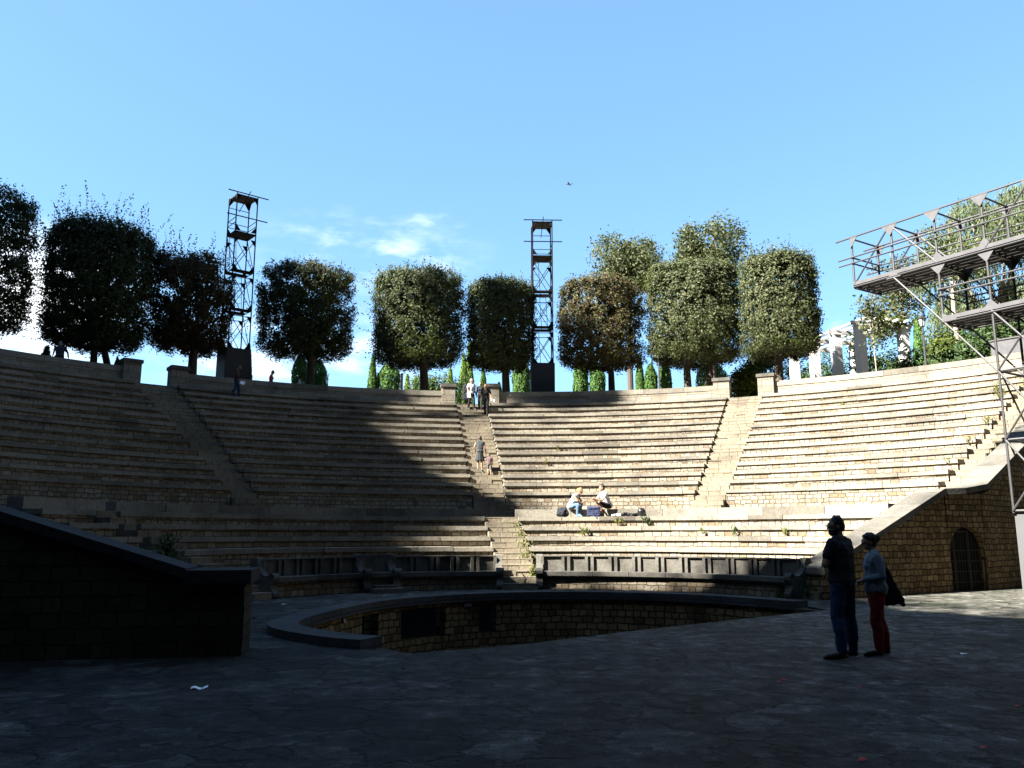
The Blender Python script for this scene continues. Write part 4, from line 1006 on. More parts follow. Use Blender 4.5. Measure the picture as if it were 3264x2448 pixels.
# ------------------------------------------------------------------ grey cantilevered scaffold at right
sc = empty('cantilever_scaffold', (13.75, 22.95, 0), math.atan2(-.838, .545), 'large grey steel scaffold with two cantilevered decks reaching in from the right', 'scaffold')
mod = 1.43; D_ = 1.45; ZB, Z1, Z2, ZL, ZU, ZT = 2.25, 4.2, 6.15, 7.92, 9.75, 11.42
low = {-3: ZU, -2: ZU, -1: ZL, 0: ZB, 1: ZB, 2: 0, 3: 0, 4: 0}
for i, z in low.items():
    for yy_ in (0, D_): m = MB(); m.tube((i * mod, yy_, z - .06), (i * mod, yy_, ZT + .05), .037, n=8); m.build('post', M['greysteel'], sc)
def deck(name, i0, i1, z):
    m = MB()
    for q in range(5): m.box(((i0 + i1) / 2 * mod, .14 + q * (D_ - .28) / 4, z), ((i1 - i0) * mod, (D_ - .2) / 5 - .02, .06))
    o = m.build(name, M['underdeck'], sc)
    m = MB(); 
    for yy_ in (-.05, D_ + .05): m.box(((i0 + i1) / 2 * mod, yy_, z + .07), ((i1 - i0) * mod, .03, .12))
    m.build('toe_board', M['greydeck'], o)
    m = MB()
    for yy_ in (-.06, D_ + .06): m.tube((i0 * mod, yy_, z - .045), (i1 * mod, yy_, z - .045), .024, n=6)
    for i in range(i0, i1 + 1): m.tube((i * mod, 0, z - .07), (i * mod, D_, z - .07), .035, n=6)
    for i in range(i0, i1): m.tube((i * mod, 0, z - .09), ((i + 1) * mod, D_, z - .09), .022, n=5)
    m.build('deck_frame', M['greysteel'], o)
deck('upper_deck', -3, 4, ZU); deck('lower_deck', -1, 4, ZL)
m = MB()
for yy_ in (-.05, D_ + .05): m.tube((-3 * mod - .55, yy_, ZT), (4 * mod + .3, yy_, ZT), .032, n=7)
for i in range(-3, 5): m.tube((i * mod, 0, ZT - .02), (i * mod, D_, ZT - .02), .03, n=6)
m.build('top_rail', M['greysteel'], sc)
for (i0, z) in ((-3, ZU), (-1, ZL)):
    for h in (.78, .98):
        m = MB()
        for yy_ in (-.05, D_ + .05): m.tube((i0 * mod - (.5 if i0 == -3 else .05), yy_, z + h), (4 * mod, yy_, z + h), .027, n=6)
        m.tube((i0 * mod, -.05, z + h), (i0 * mod, D_ + .05, z + h), .027, n=6)
        m.build('guard_rail', M['greysteel'], sc)
for yy_ in (0, D_):
    for a, b in (((-3, ZU), (-2, ZT)), ((-2, ZT), (-1, ZU)), ((-2, ZU - .1), (-1, ZL)), ((-1, ZL), (0, Z2)), ((1, ZT), (2, ZU)), ((0, ZU), (1, ZT)), ((-1, ZU), (0, ZL)) if yy_ else ((2, ZL), (3, ZU)),
                 ((0, Z2), (1, ZL)), ((0, ZL), (1, Z2)), ((0, Z2), (1, Z1)), ((0, Z1), (1, Z2)), ((0, Z1), (1, ZB)), ((0, ZB), (1, Z1)), ((1, ZL), (2, Z2)), ((1, Z2), (2, Z1)), ((1, Z1), (2, ZB))):
        m = MB(); dy = -.045 if yy_ == 0 else .045
        m.tube((a[0] * mod, yy_ + dy, a[1]), (b[0] * mod, yy_ + dy, b[1]), .028, n=6); m.build('brace', M['greysteel'], sc)
for z in (ZB, Z1, Z2):
    m = MB()
    for yy_ in (0, D_): m.tube((0, yy_, z), (4 * mod, yy_, z), .033, n=6)
    for i in range(5): m.tube((i * mod, 0, z), (i * mod, D_, z), .033, n=6)
    for i in (0, 2): m.tube((i * mod + .04, 0, z), (i * mod + .04, D_, z - 1.9 if z > ZB else z), .028, n=6)
    m.build('ledger', M['greysteel'], sc)
gp = Gus(sc, M['greydeck'])
for i in range(-3, 5):
    for yy_, sy in ((-.06, -1), (D_ + .06, 1)):
        x = i * mod
        for sx in (-1, 1):
            if i > -3 or sx > 0: gp.add((x, yy_, ZT - .02), (sx, 0, 0), (0, 0, -1), .26, .34, .02)
            if i >= -1: gp.add((x, yy_ - .03 * sy, ZU), (sx, 0, 0), (0, 0, 1), .3, .36, .02); gp.add((x, yy_ - .03 * sy, ZU), (sx, 0, 0), (0, 0, -1), .3, .38, .02)
            elif i == -2: gp.add((x, yy_, ZU - .1), (sx, 0, 0), (0, 0, 1), .26, .2, .02)
            if i >= 0: gp.add((x, yy_ - .03 * sy, ZL), (sx, 0, 0), (0, 0, 1), .3, .34, .02)
        if i == -1: gp.add((x, yy_, ZL - .02), (1, 0, 0), (0, 0, 1), .45, .26, .02)
m = MB(); m.box((.85 * mod - .02, D_ / 2, ZB / 2), (1.7 * mod, D_ - .12, ZB)); m.build('base_box', M['greypanel'], sc)

# ------------------------------------------------------------------ pergola, lamps, house
pg = empty('pergola', (20.1, 46.6, 9.05), 0, 'white pergola with square columns and vine behind the right wall', 'pergola')
p0 = Vector((0, 0)); st = Vector((-.51, 2.24)); ofs = Vector((2.85, .75)); pang = math.atan2(st.x, st.y)
for r, (o_, ks) in enumerate(((Vector((0, 0)), (0, 1, 2, 3)), (ofs, (0, 2)))):
    for k in ks:
        q = o_ + st * k; m = MB(); m.box((q.x, q.y, 2.0), (.48, .48, 4.9), Matrix.Rotation(-pang, 3, 'Z')); m.box((q.x, q.y, 4.48), (.58, .58, .08), Matrix.Rotation(-pang, 3, 'Z')); m.build('column', M['stucco'], pg)
for k in range(4):
    q = st * k; e = ofs.normalized() * .5; m = MB(); a = q - e; b = q + ofs + e
    c_ = (a + b) / 2; m.box((c_.x, c_.y, 4.63), ((b - a).length, .16, .22), Matrix.Rotation(math.atan2((b - a).y, (b - a).x), 3, 'Z')); m.build('cross_beam', M['whitewood'], pg)
for k in range(5):
    o_ = ofs * (.02 + .24 * k); a = o_ - st.normalized() * .7; b = o_ + st * 3.4; c_ = (a + b) / 2
    m = MB(); m.box((c_.x, c_.y, 4.81), ((b - a).length, .12, .13), Matrix.Rotation(math.atan2((b - a).y, (b - a).x), 3, 'Z')); m.build('rafter', M['whitewood'], pg)
P, Nn, S = [], [], []
for _ in range(1500):
    t = random.random() ** .8; q = ofs * (.3 + .8 * t) + st * random.uniform(-.15, .5); h = 4.85 + random.gauss(.05, .12) - (abs(random.gauss(0, .5)) if random.random() < .4 else 0)
    P.append((q.x, q.y, h)); Nn.append((random.gauss(0, .6), random.gauss(-.2, .6), 1)); S.append(random.uniform(.06, .12))
for _ in range(1300):
    q = ofs * random.uniform(.25, .72) + st * random.uniform(.2, 1.2); P.append((q.x, q.y, random.uniform(.2, 4.7))); Nn.append(sph(1)[0]); S.append(random.uniform(.06, .13))
leafmesh('vine', P, Nn, S, .55, M['yellowgreen'], pg)
def street_lamp(label, x, y, h, z0=8.85):
    r = empty('street_lamp', (x, y, z0), 0, label, 'street lamp', 'lantern posts behind the wall')
    m = MB(); m.path([(0, 0, -.2), (0, 0, .9), (0, 0, .95), (0, 0, h - .62)], [.11, .09, .06, .05], 8); m.tube((0, 0, h - 1.0), (0, 0, h - .95), .09, n=8); m.build('pole', M['greysteel'], r)
    m = MB(); m.tube((0, 0, h - .62), (0, 0, h - .22), .10, .19, 6); l = m.build('lantern_glass', M['glass'], r)
    m = MB(); m.tube((0, 0, h - .22), (0, 0, h - .05), .25, .07, 6); m.tube((0, 0, h - .05), (0, 0, h), .04, .01, 6); m.tube((0, 0, h - .66), (0, 0, h - .60), .06, .12, 6); m.build('lantern_cap', M['iron'], r)
    for k in range(6):
        a = 6.283 * k / 6; m = MB()
    m = MB()
    for k in range(6): a = 6.283 * k / 6; m.tube((.105 * math.cos(a), .105 * math.sin(a), h - .62), (.195 * math.cos(a), .195 * math.sin(a), h - .22), .012, n=4)
    m.build('lantern_frame', M['iron'], r)
x, y = atpx(2088, 30.6); street_lamp('tall lantern post in front of the broad pale clipped tree', x, y, 3.55)
x, y = atpx(2895, 31.0); street_lamp('lantern post beside the rightmost white pergola column', x + .1, y - .55, 3.75)
x, y = atpx(1291, 31.5); r = empty('post', (x, y, 8.85), 0, 'plain white post between dark hedge and light green cypress', 'post')
m = MB(); m.tube((0, 0, -.2), (0, 0, 2.15), .07, n=8); m.build('shaft', M['stucco'], r); m = MB(); m.tube((0, 0, 2.15), (0, 0, 2.25), .11, .04, 8); m.build('cap', M['stucco'], r)
hx, hy = atpx(2090, 44); hs_ = empty('white_house', (hx, hy, 8.6), R_(-8), 'low white house with terracotta roof glimpsed behind the hedges', 'house')
m = MB(); m.box((0, 0, 1.2), (7.4, 5, 2.8)); m.build('wall', M['stucco'], hs_)
m = MB(); Mx = Matrix.Rotation(math.pi / 2, 4, 'X'); Mx = Matrix.Rotation(math.pi / 2, 4, 'Z') @ Mx; m.prism([(-2.9, 2.55), (2.9, 2.55), (0, 3.5)], Mx, 7.9); m.build('roof', M['tile'], hs_)
for u in (-2.4, 0, 2.4): m = MB(); m.box((u, -2.505, 1.5), (.8, .06, 1.1)); m.build('window', M['void'], hs_)
x, y = atpx(3225, 30.6); gb = empty('utility_box', (x, y, 8.85), -R_(51), 'plain grey box standing behind the wall at the right edge', 'box')
m = MB(); m.box((0, 0, .75), (2.4, .9, 2.0)); m.build('body', M['greydeck'], gb); m = MB(); m.box((0, 0, 1.78), (2.5, 1.0, .06)); m.build('lid', M['greysteel'], gb)

# ------------------------------------------------------------------ people
def mirror(d): return d
STAND = dict(pelvis=(0, 0, .53), waist=(0, .0, .61), chest=(0, .0, .72), neck=(0, -.005, .835), head=(0, .015, .925),
             sl=(-.108, 0, .805), sr=(.108, 0, .805), el=(-.135, -.01, .635), er=(.135, -.01, .635), wl=(-.14, .04, .49), wr=(.14, .04, .49),
             hl=(-.052, 0, .51), hr=(.052, 0, .51), kl=(-.06, .01, .285), kr=(.06, .01, .285), al=(-.065, -.01, .045), ar=(.065, -.01, .045), tl=(-.08, .09, .018), tr=(.08, .09, .018))
SIT = dict(pelvis=(0, 0, .055), waist=(0, .03, .12), chest=(0, .085, .215), neck=(0, .15, .315), head=(0, .20, .395),
           sl=(-.105, .13, .29), sr=(.105, .13, .29), el=(-.12, .16, .14), er=(.12, .16, .14), wl=(-.05, .27, .10), wr=(.05, .27, .10),
           hl=(-.05, .01, .05), hr=(.05, .01, .05), kl=(-.06, .22, .115), kr=(.06, .22, .115), al=(-.055, .18, -.115), ar=(.055, .18, -.115), tl=(-.06, .265, -.15), tr=(.06, .265, -.15))
def person(label, loc, rz, H, pose=STAND, over={}, female=False, skin='skin', hair=('short', 'brown'), top='black_cloth', sleeve='short', bottom='jeans', leg='long', shoe='darkshoe',
           hy=0, hpitch=0, vox=.012, detail=False, extra=None, group=None, girth=1.0, skirt=None):
    J = {k: Vector(v) * H for k, v in {**pose, **over}.items()}
    root = empty('person', loc, rz, label, 'person', group)
    s = H / 1.75; g = girth
    HM = Matrix.Translation(J['head']) @ Matrix.Rotation(hy, 4, 'Z') @ Matrix.Rotation(hpitch, 4, 'X')
    def hp(x, y, z): return HM @ Vector((x * s, y * s, z * s))
    h3 = HM.to_3x3()
    sw = .92 if female else 1.0; hw = 1.08 if female else 1.0
    R = dict(ua=.044 * sw, fa=.036 * sw, w=.026 * sw, th=.078 * hw, kn=.054, ca=.056, an=.036)
    R = {k: v * s * g for k, v in R.items()}
    def torso(m, o=0.0, upper=True, lower=True):
        if upper:
            m.cap(J['chest'] + Vector((-.055 * s, 0, 0)), J['chest'] + Vector((.055 * s, 0, 0)), (.098 + o) * s * g, n=14)
            m.cap((J['sl'] + J['chest']) / 2, (J['sr'] + J['chest']) / 2, (.082 + o) * s * g, n=14)
            m.cap(J['sl'] * .85 + J['chest'] * .15, J['sr'] * .85 + J['chest'] * .15, (.052 + o) * s, n=12)
            m.cap(J['sl'] * .45 + J['neck'] * .55, J['sr'] * .45 + J['neck'] * .55, (.045 + o) * s, n=12)
            m.cap(J['waist'] + Vector((-.05 * s, 0, 0)), J['waist'] + Vector((.05 * s, 0, 0)), (.092 + o - (.012 if female else 0)) * s * g, n=14)
            for t in (.17, .34, .5, .67, .84):
                c = J['waist'].lerp(J['chest'], t); m.cap(c + Vector((-.055 * s, 0, 0)), c + Vector((.055 * s, 0, 0)), (.094 + o) * s * g, n=14)
            if female:
                f = (J['chest'] - J['waist']).normalized().cross(Vector((1, 0, 0))) * -1
                for sx in (-1, 1): c = J['chest'] + Vector((sx * .06 * s, 0, .0)) + f * -.075 * s if f.y < 0 else J['chest'] + Vector((sx * .06 * s, 0, 0)) + f * .075 * s; m.ell(c, [(.055 + o) * s] * 3)
        if lower:
            m.cap(J['pelvis'] + Vector((-.06 * s, 0, .02 * s)), J['pelvis'] + Vector((.06 * s, 0, .02 * s)), (.098 * hw + o) * s * g, n=14)
            c = J['waist'].lerp(J['pelvis'], .5); m.cap(c + Vector((-.055 * s, 0, 0)), c + Vector((.055 * s, 0, 0)), (.094 + o) * s * g, n=14)
    def arm_(m, q, o=0.0, upto=2, frac=1.0):
        a, b, c = J['s' + q], J['e' + q], J['w' + q]
        if upto == 1: m.cap(a, a.lerp(b, frac), R['ua'] + o, R['ua'] * .98 + o, 10)
        else: m.cap(a, b, R['ua'] + o, R['fa'] * 1.05 + o, 10); m.cap(b, b.lerp(c, frac), R['fa'] * 1.05 + o, R['w'] * (1.1 if o else 1) + o, 10)
    def leg_(m, q, o=0.0, upto=2, frac=1.0):
        a, b, c = J['h' + q], J['k' + q], J['a' + q]
        if upto == 1: m.cap(a, a.lerp(b, frac), R['th'] + o, (R['th'] * (1 - frac) + R['kn'] * frac) + o, 12)
        else:
            m.cap(a, b, R['th'] + o, R['kn'] + o, 12); mid = b.lerp(c, .35) - Vector((0, .012 * s, 0)); e = b.lerp(c, frac)
            m.cap(b, mid, R['kn'] + o, R['ca'] + o, 12); m.cap(mid, e, R['ca'] + o, R['an'] + o * 1.3, 12)
    # --- body: one continuous skin surface
    m = MB(); torso(m)
    m.cap(J['neck'] - Vector((0, 0, .03 * s)), J['neck'].lerp(hp(0, -.02, -.06), .9), .056 * s, .052 * s, 12)
    m.ell(hp(0, -.008, .018), (.074 * s, .092 * s, .098 * s), 18, 12, h3); m.ell(hp(0, .03, -.055), (.052 * s, .058 * s, .058 * s), 14, 10, h3)
    m.ell(hp(0, .058, -.082), (.028 * s, .026 * s, .024 * s), 10, 8, h3); m.ell(hp(0, .055, .012), (.058 * s, .034 * s, .05 * s), 12, 8, h3)
    m.cap(hp(0, .083, .02), hp(0, .103, -.022), .010 * s, .015 * s, 8); m.ell(hp(0, .078, -.058), (.026 * s, .013 * s, .011 * s), 10, 6, h3)
    m.cap(hp(-.035, .078, .036), hp(.035, .078, .036), .012 * s, n=8)
    for sx in (-1, 1): m.ell(hp(sx * .076, -.008, -.008), (.011 * s, .022 * s, .034 * s), 10, 8, h3)
    for q in 'lr':
        arm_(m, q); leg_(m, q)
        m.cap(J['a' + q], J['t' + q], R['an'] * .95, .026 * s, 10); m.cap(J['a' + q] + Vector((0, -.02 * s, -.03 * s)), J['a' + q], .03 * s, R['an'], 8)
        # hand: palm, four unequal bent fingers and a thumb from the side of the palm
        w = J['w' + q]; d = (w - J['e' + q]).normalized(); side = d.cross(Vector((0, 0, 1)) if abs(d.z) < .9 else Vector((0, 1, 0))).normalized()
        if abs(d.z) >= .9: side = Vector((0, 1, 0)) - d * d.y; side.normalize()
        nrm = d.cross(side).normalized()
        if q == 'l': nrm = -nrm
        fr = (.0085 if detail else .010) * s
        for k in range(4):
            b = w + d * .085 * s + side * (k - 1.5) * .0205 * s; m.cap(w + d * .015 * s + side * (k - 1.5) * .010 * s, b, .014 * s, .0115 * s, 7)
            L = (.040, .046, .043, .034)[k] * s; d2 = (d + nrm * .35).normalized(); d3 = (d + nrm * 1.0).normalized(); k1 = b + d2 * L; k2 = k1 + d3 * L * .7
            m.cap(b, k1, fr, fr * .95, 7); m.cap(k1, k2, fr * .95, fr * .8, 7)
        tb = w + d * .03 * s + side * .03 * s; t1 = tb + (side * .8 + d * .8 + nrm * .3).normalized() * .035 * s; t2 = t1 + (d + nrm * .5 + side * .1).normalized() * .028 * s
        m.cap(w + d * .012 * s, tb, .016 * s, .013 * s, 7); m.cap(tb, t1, .0115 * s, fr, 7); m.cap(t1, t2, fr, fr * .8, 7)
    body = solid(m, 'body', M[skin], root, vox, 3)
    # --- clothes
    if top:
        m = MB(); torso(m, .024, True, True)
        if sleeve != 'none':
            for q in 'lr': arm_(m, q, .013 * s, 1, .62) if sleeve == 'short' else arm_(m, q, .012 * s, 2, .9 if sleeve == 'long' else .45)
        solid(m, 'shirt', M[top], root, vox, 4, disp=(.010 * s, 7))
    if skirt:
        m = MB(); torso(m, .018, False, True); n = 22; P0 = J['pelvis'] + Vector((0, 0, .06 * s)); ks = (J['kl'] + J['kr']) / 2
        for k in range(n):
            a = 6.283 * k / n; rr = 1 + .10 * (k % 2); top_ = P0 + Vector((math.cos(a) * .085 * s, math.sin(a) * .065 * s, 0)); bot = ks + Vector((math.cos(a) * .19 * s * rr, math.sin(a) * .15 * s * rr, .0)); m.cap(top_, bot, .055 * s, .028 * s, 8)
        solid(m, 'skirt', M[skirt], root, vox, 2)
    elif bottom:
        m = MB(); torso(m, .010, False, True)
        for q in 'lr': leg_(m, q, .015 * s, 2, .97) if leg == 'long' else leg_(m, q, .022 * s, 1, .92)
        solid(m, 'trousers' if leg == 'long' else 'shorts', M[bottom], root, vox, 3, disp=(.014 * s, 11))
    if shoe:
        for q in 'lr':
            m = MB(); a, t = J['a' + q], J['t' + q]; m.cap(a + Vector((0, 0, -.012 * s)), t + Vector((0, 0, .004 * s)), .043 * s, .036 * s, 12); d = (t - a); d.z = 0; d.normalize()
            m.cap(a - d * .03 * s + Vector((0, 0, -.035 * s)), t + d * .03 * s + Vector((0, 0, -.010 * s)), .034 * s, .030 * s, 10)
            solid(m, 'shoe', M[shoe], root, max(vox * .9, .008), 2)
    # --- hair
    if hair:
        kind, col = hair; m = MB()
        if kind != 'bald':
            m.ell(hp(0, -.022, .034), (.083 * s, .092 * s, .098 * s), 18, 12, h3); m.ell(hp(0, -.06, -.005), (.068 * s, .055 * s, .075 * s), 14, 10, h3)
            if kind == 'wavy':
                for _ in range(26):
                    v = sph(1)[0]; m.ell(hp(v[0] * .074, -.03 + abs(v[1]) * -.05 + .03 * (v[2] > .5), .035 + abs(v[2]) * .085), [.026 * s] * 3, 8, 6)
            if kind == 'short': m.cap(hp(0, .03, .10), hp(0, -.05, .11), .04 * s, n=10)
            if kind == 'bun': m.ell(hp(0, -.128, .045), (.058 * s, .060 * s, .056 * s), 12, 10); m.ell(hp(0, -.03, .05), (.092 * s, .100 * s, .092 * s), 14, 10); m.ell(hp(0, -.07, -.02), (.075 * s, .05 * s, .075 * s), 12, 8); m.cap(hp(-.04, .03, .085), hp(.04, .03, .085), .035 * s, n=10)
            if kind == 'tail': m.ell(hp(0, -.10, .05), (.03 * s, .04 * s, .035 * s), 10, 8); m.cap(hp(0, -.12, .04), hp(0, -.16, -.09), .034 * s, .018 * s, 10)
            if kind == 'bob': m.cap(hp(-.05, -.05, -.07), hp(.05, -.05, -.07), .045 * s, n=10); m.cap(hp(-.07, -.01, .02), hp(-.068, -.01, -.07), .026 * s, n=8); m.cap(hp(.07, -.01, .02), hp(.068, -.01, -.07), .026 * s, n=8)
            if kind == 'long': m.cap(hp(0, -.06, .0), hp(0, -.075, -.2), .075 * s, .05 * s, 12)
            solid(m, 'hair', M[col], root, max(.009, vox * .9), 2, disp=(.008 * s, 45))
        else:
            m.cap(hp(-.072, -.03, -.025), hp(.0, -.092, -.035), .016 * s, n=8); m.cap(hp(.072, -.03, -.025), hp(.0, -.092, -.035), .016 * s, n=8); solid(m, 'hair', M[col], root, .010, 2)
    if detail:
        for sx in (-1, 1): m = MB(); m.ell(hp(sx * .031, .082, .014), [.0115 * s] * 3, 10, 8); m.build('eye', M['white_cloth'], root, True)
    if extra: extra(root, J, hp, s, h3)
    return root

def beard_glasses(root, J, hp, s, h3):
    m = MB(); m.ell(hp(0, .045, -.075), (.056 * s, .052 * s, .05 * s), 14, 10, h3); m.cap(hp(-.066, .012, -.03), hp(-.04, .055, -.085), .02 * s, n=8); m.cap(hp(.066, .012, -.03), hp(.04, .055, -.085), .02 * s, n=8); m.cap(hp(-.025, .088, -.045), hp(.025, .088, -.045), .010 * s, n=6)
    solid(m, 'beard', M['blackhair'], root, .008, 2, disp=(.008, 50))
    m = MB()
    for sx in (-1, 1):
        for k in range(12):
            a, b = 6.283 * k / 12, 6.283 * (k + 1) / 12
            m.tube(hp(sx * .034 + math.cos(a) * .024, .108, .012 + math.sin(a) * .018), hp(sx * .034 + math.cos(b) * .024, .108, .012 + math.sin(b) * .018), .0028 * s, n=5)
        m.tube(hp(sx * .058, .106, .018), hp(sx * .08, -.01, .01), .0028 * s, n=5)
    m.tube(hp(-.01, .11, .016), hp(.01, .11, .016), .0028 * s, n=5)
    m.build('glasses', M['greysteel'], root)
    m = MB(); m.cap(J['pelvis'] + Vector((-.10, -.08, .03)), J['pelvis'] + Vector((.10, -.08, .03)), .02, n=8)

person('bearded man in dark T-shirt and blue jeans standing with folded arms on the stage', (4.42, 11.38, 0), R_(38), 1.86, STAND,
       dict(el=(-.160, .03, .65), wl=(-.01, .105, .672), er=(.152, .03, .645), wr=(.065, .115, .64), al=(-.085, -.015, .045), ar=(.118, .02, .045), kl=(-.078, .012, .285), kr=(.092, .02, .285), tl=(-.15, .06, .018), tr=(.10, .115, .018), head=(-.005, .02, .922)),
       hair=('wavy', 'blackhair'), top='navy_cloth', bottom='jeans', shoe='darkshoe', hy=R_(48), hpitch=R_(-4), vox=.0075, detail=True, extra=beard_glasses, girth=1.16)
person('woman in grey blue jumper and red trousers standing beside the bearded man', (4.98, 11.66, 0), R_(80), 1.63, STAND,
       dict(el=(-.135, -.03, .645), wl=(-.05, .105, .605), er=(.135, -.03, .645), wr=(.03, .10, .595), al=(-.06, .02, .045), ar=(.055, -.06, .045), kl=(-.06, .03, .285), kr=(.055, -.02, .285), tl=(-.07, .12, .018), tr=(.05, .05, .018), head=(0, .03, .922)),
       female=True, hair=('bun', 'blackhair'), top='greytop', sleeve='long', bottom='red_cloth', shoe='darkshoe', hy=R_(8), hpitch=R_(-6), vox=.0075, detail=True, girth=1.22)
def soft_bag(name, label, mat, prims, loc, rz=0, vox=.012, cat='bag', group=None, disp=(.02, 14)):
    m = MB(); prims(m); o = solid(m, name, M[mat], None, vox, 3, disp=disp); o.location = loc; o.rotation_euler = (0, 0, rz); tag(o, label, cat, group); return o
def tote(m):
    for k in range(9):
        t = k / 8; m.cap((-.01 + .02 * t, 0, 1.24 - .04 * t), (.02 + .21 * t, .02, .66 + .03 * math.sin(t * 3)), .022, .04, 8)
    m.cap((-.02, -.02, 1.18), (-.08, -.03, 1.32), .016, n=7)
soft_bag('shoulder_bag', 'dark cloth bag hanging behind the woman in red trousers', 'black_cloth', tote, (5.17, 11.78, 0))

UP = {**STAND}
def stairz(R): return 3.167 + .2114 * math.floor((R - 17.3) / .42)
person('woman in sleeveless grey dress climbing the central stairs hand in hand with a child', (-1.46, 37.56, stairz(math.hypot(-1.92, 19.75))), 0, 1.66, STAND,
       dict(chest=(0, .03, .715), neck=(0, .06, .825), head=(0, .10, .905), sl=(-.105, .045, .795), sr=(.105, .045, .795), el=(-.15, .0, .655), wl=(-.12, .06, .54), er=(.145, .02, .63), wr=(.165, .03, .49), kl=(-.05, .06, .30), al=(-.045, .02, .075), tl=(-.05, .11, .05), kr=(.05, -.01, .28)),
       female=True, hair=('bob', 'brown'), top='greydress', sleeve='none', bottom=None, skirt='greydress', shoe='greyshort')
person('small child in mauve shirt climbing the central stairs beside the woman in a dress', (-1.02, 37.50, stairz(math.hypot(-1.48, 19.69))), R_(-5), 1.0, STAND,
       dict(el=(-.16, .02, .74), wl=(-.21, .03, .66), er=(.15, .0, .66), kl=(-.06, .08, .32), al=(-.06, .02, .10), tl=(-.06, .1, .07), head=(0, .02, .905)),
       hair=('short', 'blackhair'), top='pinkgrey', bottom='greyshort', leg='short', shoe='darkshoe', girth=1.2)
def paper_at(name, label, loc, size, rot, group=None):
    m = MB(); n = 6
    vs = [(size[0] * (i / n - .5), size[1] * (j - .5), .012 * math.sin(i * 1.3) + .004) for i in range(n + 1) for j in (0, 1)]
    m.add(vs, [(2 * i, 2 * i + 2, 2 * i + 3, 2 * i + 1) for i in range(n)])
    o = m.build(name, M['paper']); o.location = loc; o.rotation_euler = rot; tag(o, label, 'paper', group)
    k = o.modifiers.new('s', 'SOLIDIFY'); k.thickness = .003; return o
WALK = dict(kl=(-.055, .075, .30), al=(-.06, .09, .03), tl=(-.065, .18, .0), kr=(.055, -.005, .285), ar=(.06, -.09, .075), tr=(.065, .0, .035))
person('bald man in black walking down the top of the central stairs', (-1.41, 44.92, stairz(math.hypot(-1.87, 27.1))), R_(168), 1.76, STAND,
       dict(WALK, chest=(0, .045, .71), neck=(0, .085, .82), head=(0, .13, .90), sl=(-.108, .05, .79), sr=(.108, .05, .79), el=(-.16, .02, .64), er=(.17, -.02, .65), wr=(.20, .04, .52), wl=(-.17, .09, .51)),
       skin='skin', hair=('bald', 'greyhair'), top='black_cloth', bottom='black_cloth', shoe='darkshoe', hpitch=R_(-18))
paper_at('paper_sheet', 'small white paper held by the bald man in black', (-1.05, 44.65, stairz(27.1) + .80), (.2, .14), (1.2, .3, .4))
person('man in white shirt and black trousers walking down behind the bald man', (-2.28, 45.75, stairz(math.hypot(-2.74, 27.94))), R_(-150), 1.78, STAND,
       dict(WALK, er=(.14, .02, .64), wr=(.13, .10, .52)), hair=('short', 'greyhair'), top='white_cloth', bottom='black_cloth', shoe='darkshoe', hy=R_(30))
def coat(m):
    for k in range(5): m.cap((-.1 + .05 * k, 0, .45), (-.12 + .06 * k, .02, -.35), .05, .05, 8)
soft_bag('jacket', 'dark jacket carried over the arm of the man in the white shirt', 'navy_cloth', coat, (-2.60, 45.72, stairz(27.94) + .95), 0, .02, 'jacket')
paper_at('paper_sheet', 'white folded paper at the hand of the man in the white shirt', (-2.40, 45.42, stairz(27.94) + .82), (.18, .32), (1.35, 0, .2))
person('person with long dark hair in black walking behind the bald man', (-1.77, 45.85, stairz(math.hypot(-2.23, 28.0))), R_(170), 1.62, STAND, dict(WALK), female=True, hair=('long', 'blackhair'), top='black_cloth', sleeve='long', bottom='black_cloth')
p_ = pol(27.75, -31.5); person('man in cap and dark plaid shirt stepping along the upper left rows', (p_.x, p_.y, HU[12]), R_(-78), 1.72, STAND,
       dict(WALK, el=(-.14, .03, .65), wl=(-.1, .13, .6), er=(.13, .02, .65), wr=(.12, .09, .55), chest=(0, .02, .72), head=(0, .06, .92)), hair=('short', 'blackhair'), top='plaid', sleeve='long', bottom='jeans', shoe='darkshoe', skin='darkskin')
p_ = pol(27.45, -31.0); paper_at('paper_sheet', 'white papers carried by the man in cap on the left rows', (p_.x, p_.y, HU[12] + .74), (.24, .18), (1.25, .25, .1))
p_ = pol(30.4, -26.9); person('woman with grey hair and red top walking behind the left top wall', (p_.x, p_.y, 8.95), R_(-75), 1.63, STAND, dict(WALK, head=(0, .05, .915), neck=(0, .02, .83)), female=True, hair=('bob', 'greyhair'), top='redtop', sleeve='long', bottom='navy_cloth', hpitch=R_(-15))
p_ = pol(30.3, -24.0); person('small person with dark hair and white top behind the left top wall', (p_.x, p_.y, 8.95), R_(-70), 1.36, STAND, dict(head=(0, .02, .92)), female=True, hair=('bob', 'brown'), top='white_cloth', bottom='navy_cloth')
p_ = pol(RT + .25, -47.3); person('grey haired man in navy sitting on the far left top wall with his back turned', (p_.x, p_.y, HT), R_(38), 1.74, SIT,
       dict(chest=(0, .05, .215), neck=(0, .07, .325), head=(0, .10, .41), sl=(-.11, .06, .30), sr=(.11, .06, .30), el=(-.15, -.04, .17), wl=(-.17, -.03, .055), er=(.18, -.02, .17), wr=(.21, .0, .05), kl=(-.07, .24, .06), kr=(.07, .24, .06), al=(-.06, .25, -.17), ar=(.06, .25, -.17), tl=(-.06, .33, -.20), tr=(.06, .33, -.20)),
       hair=('short', 'greyhair'), top='navy_cloth', bottom='navy_cloth', girth=1.15)
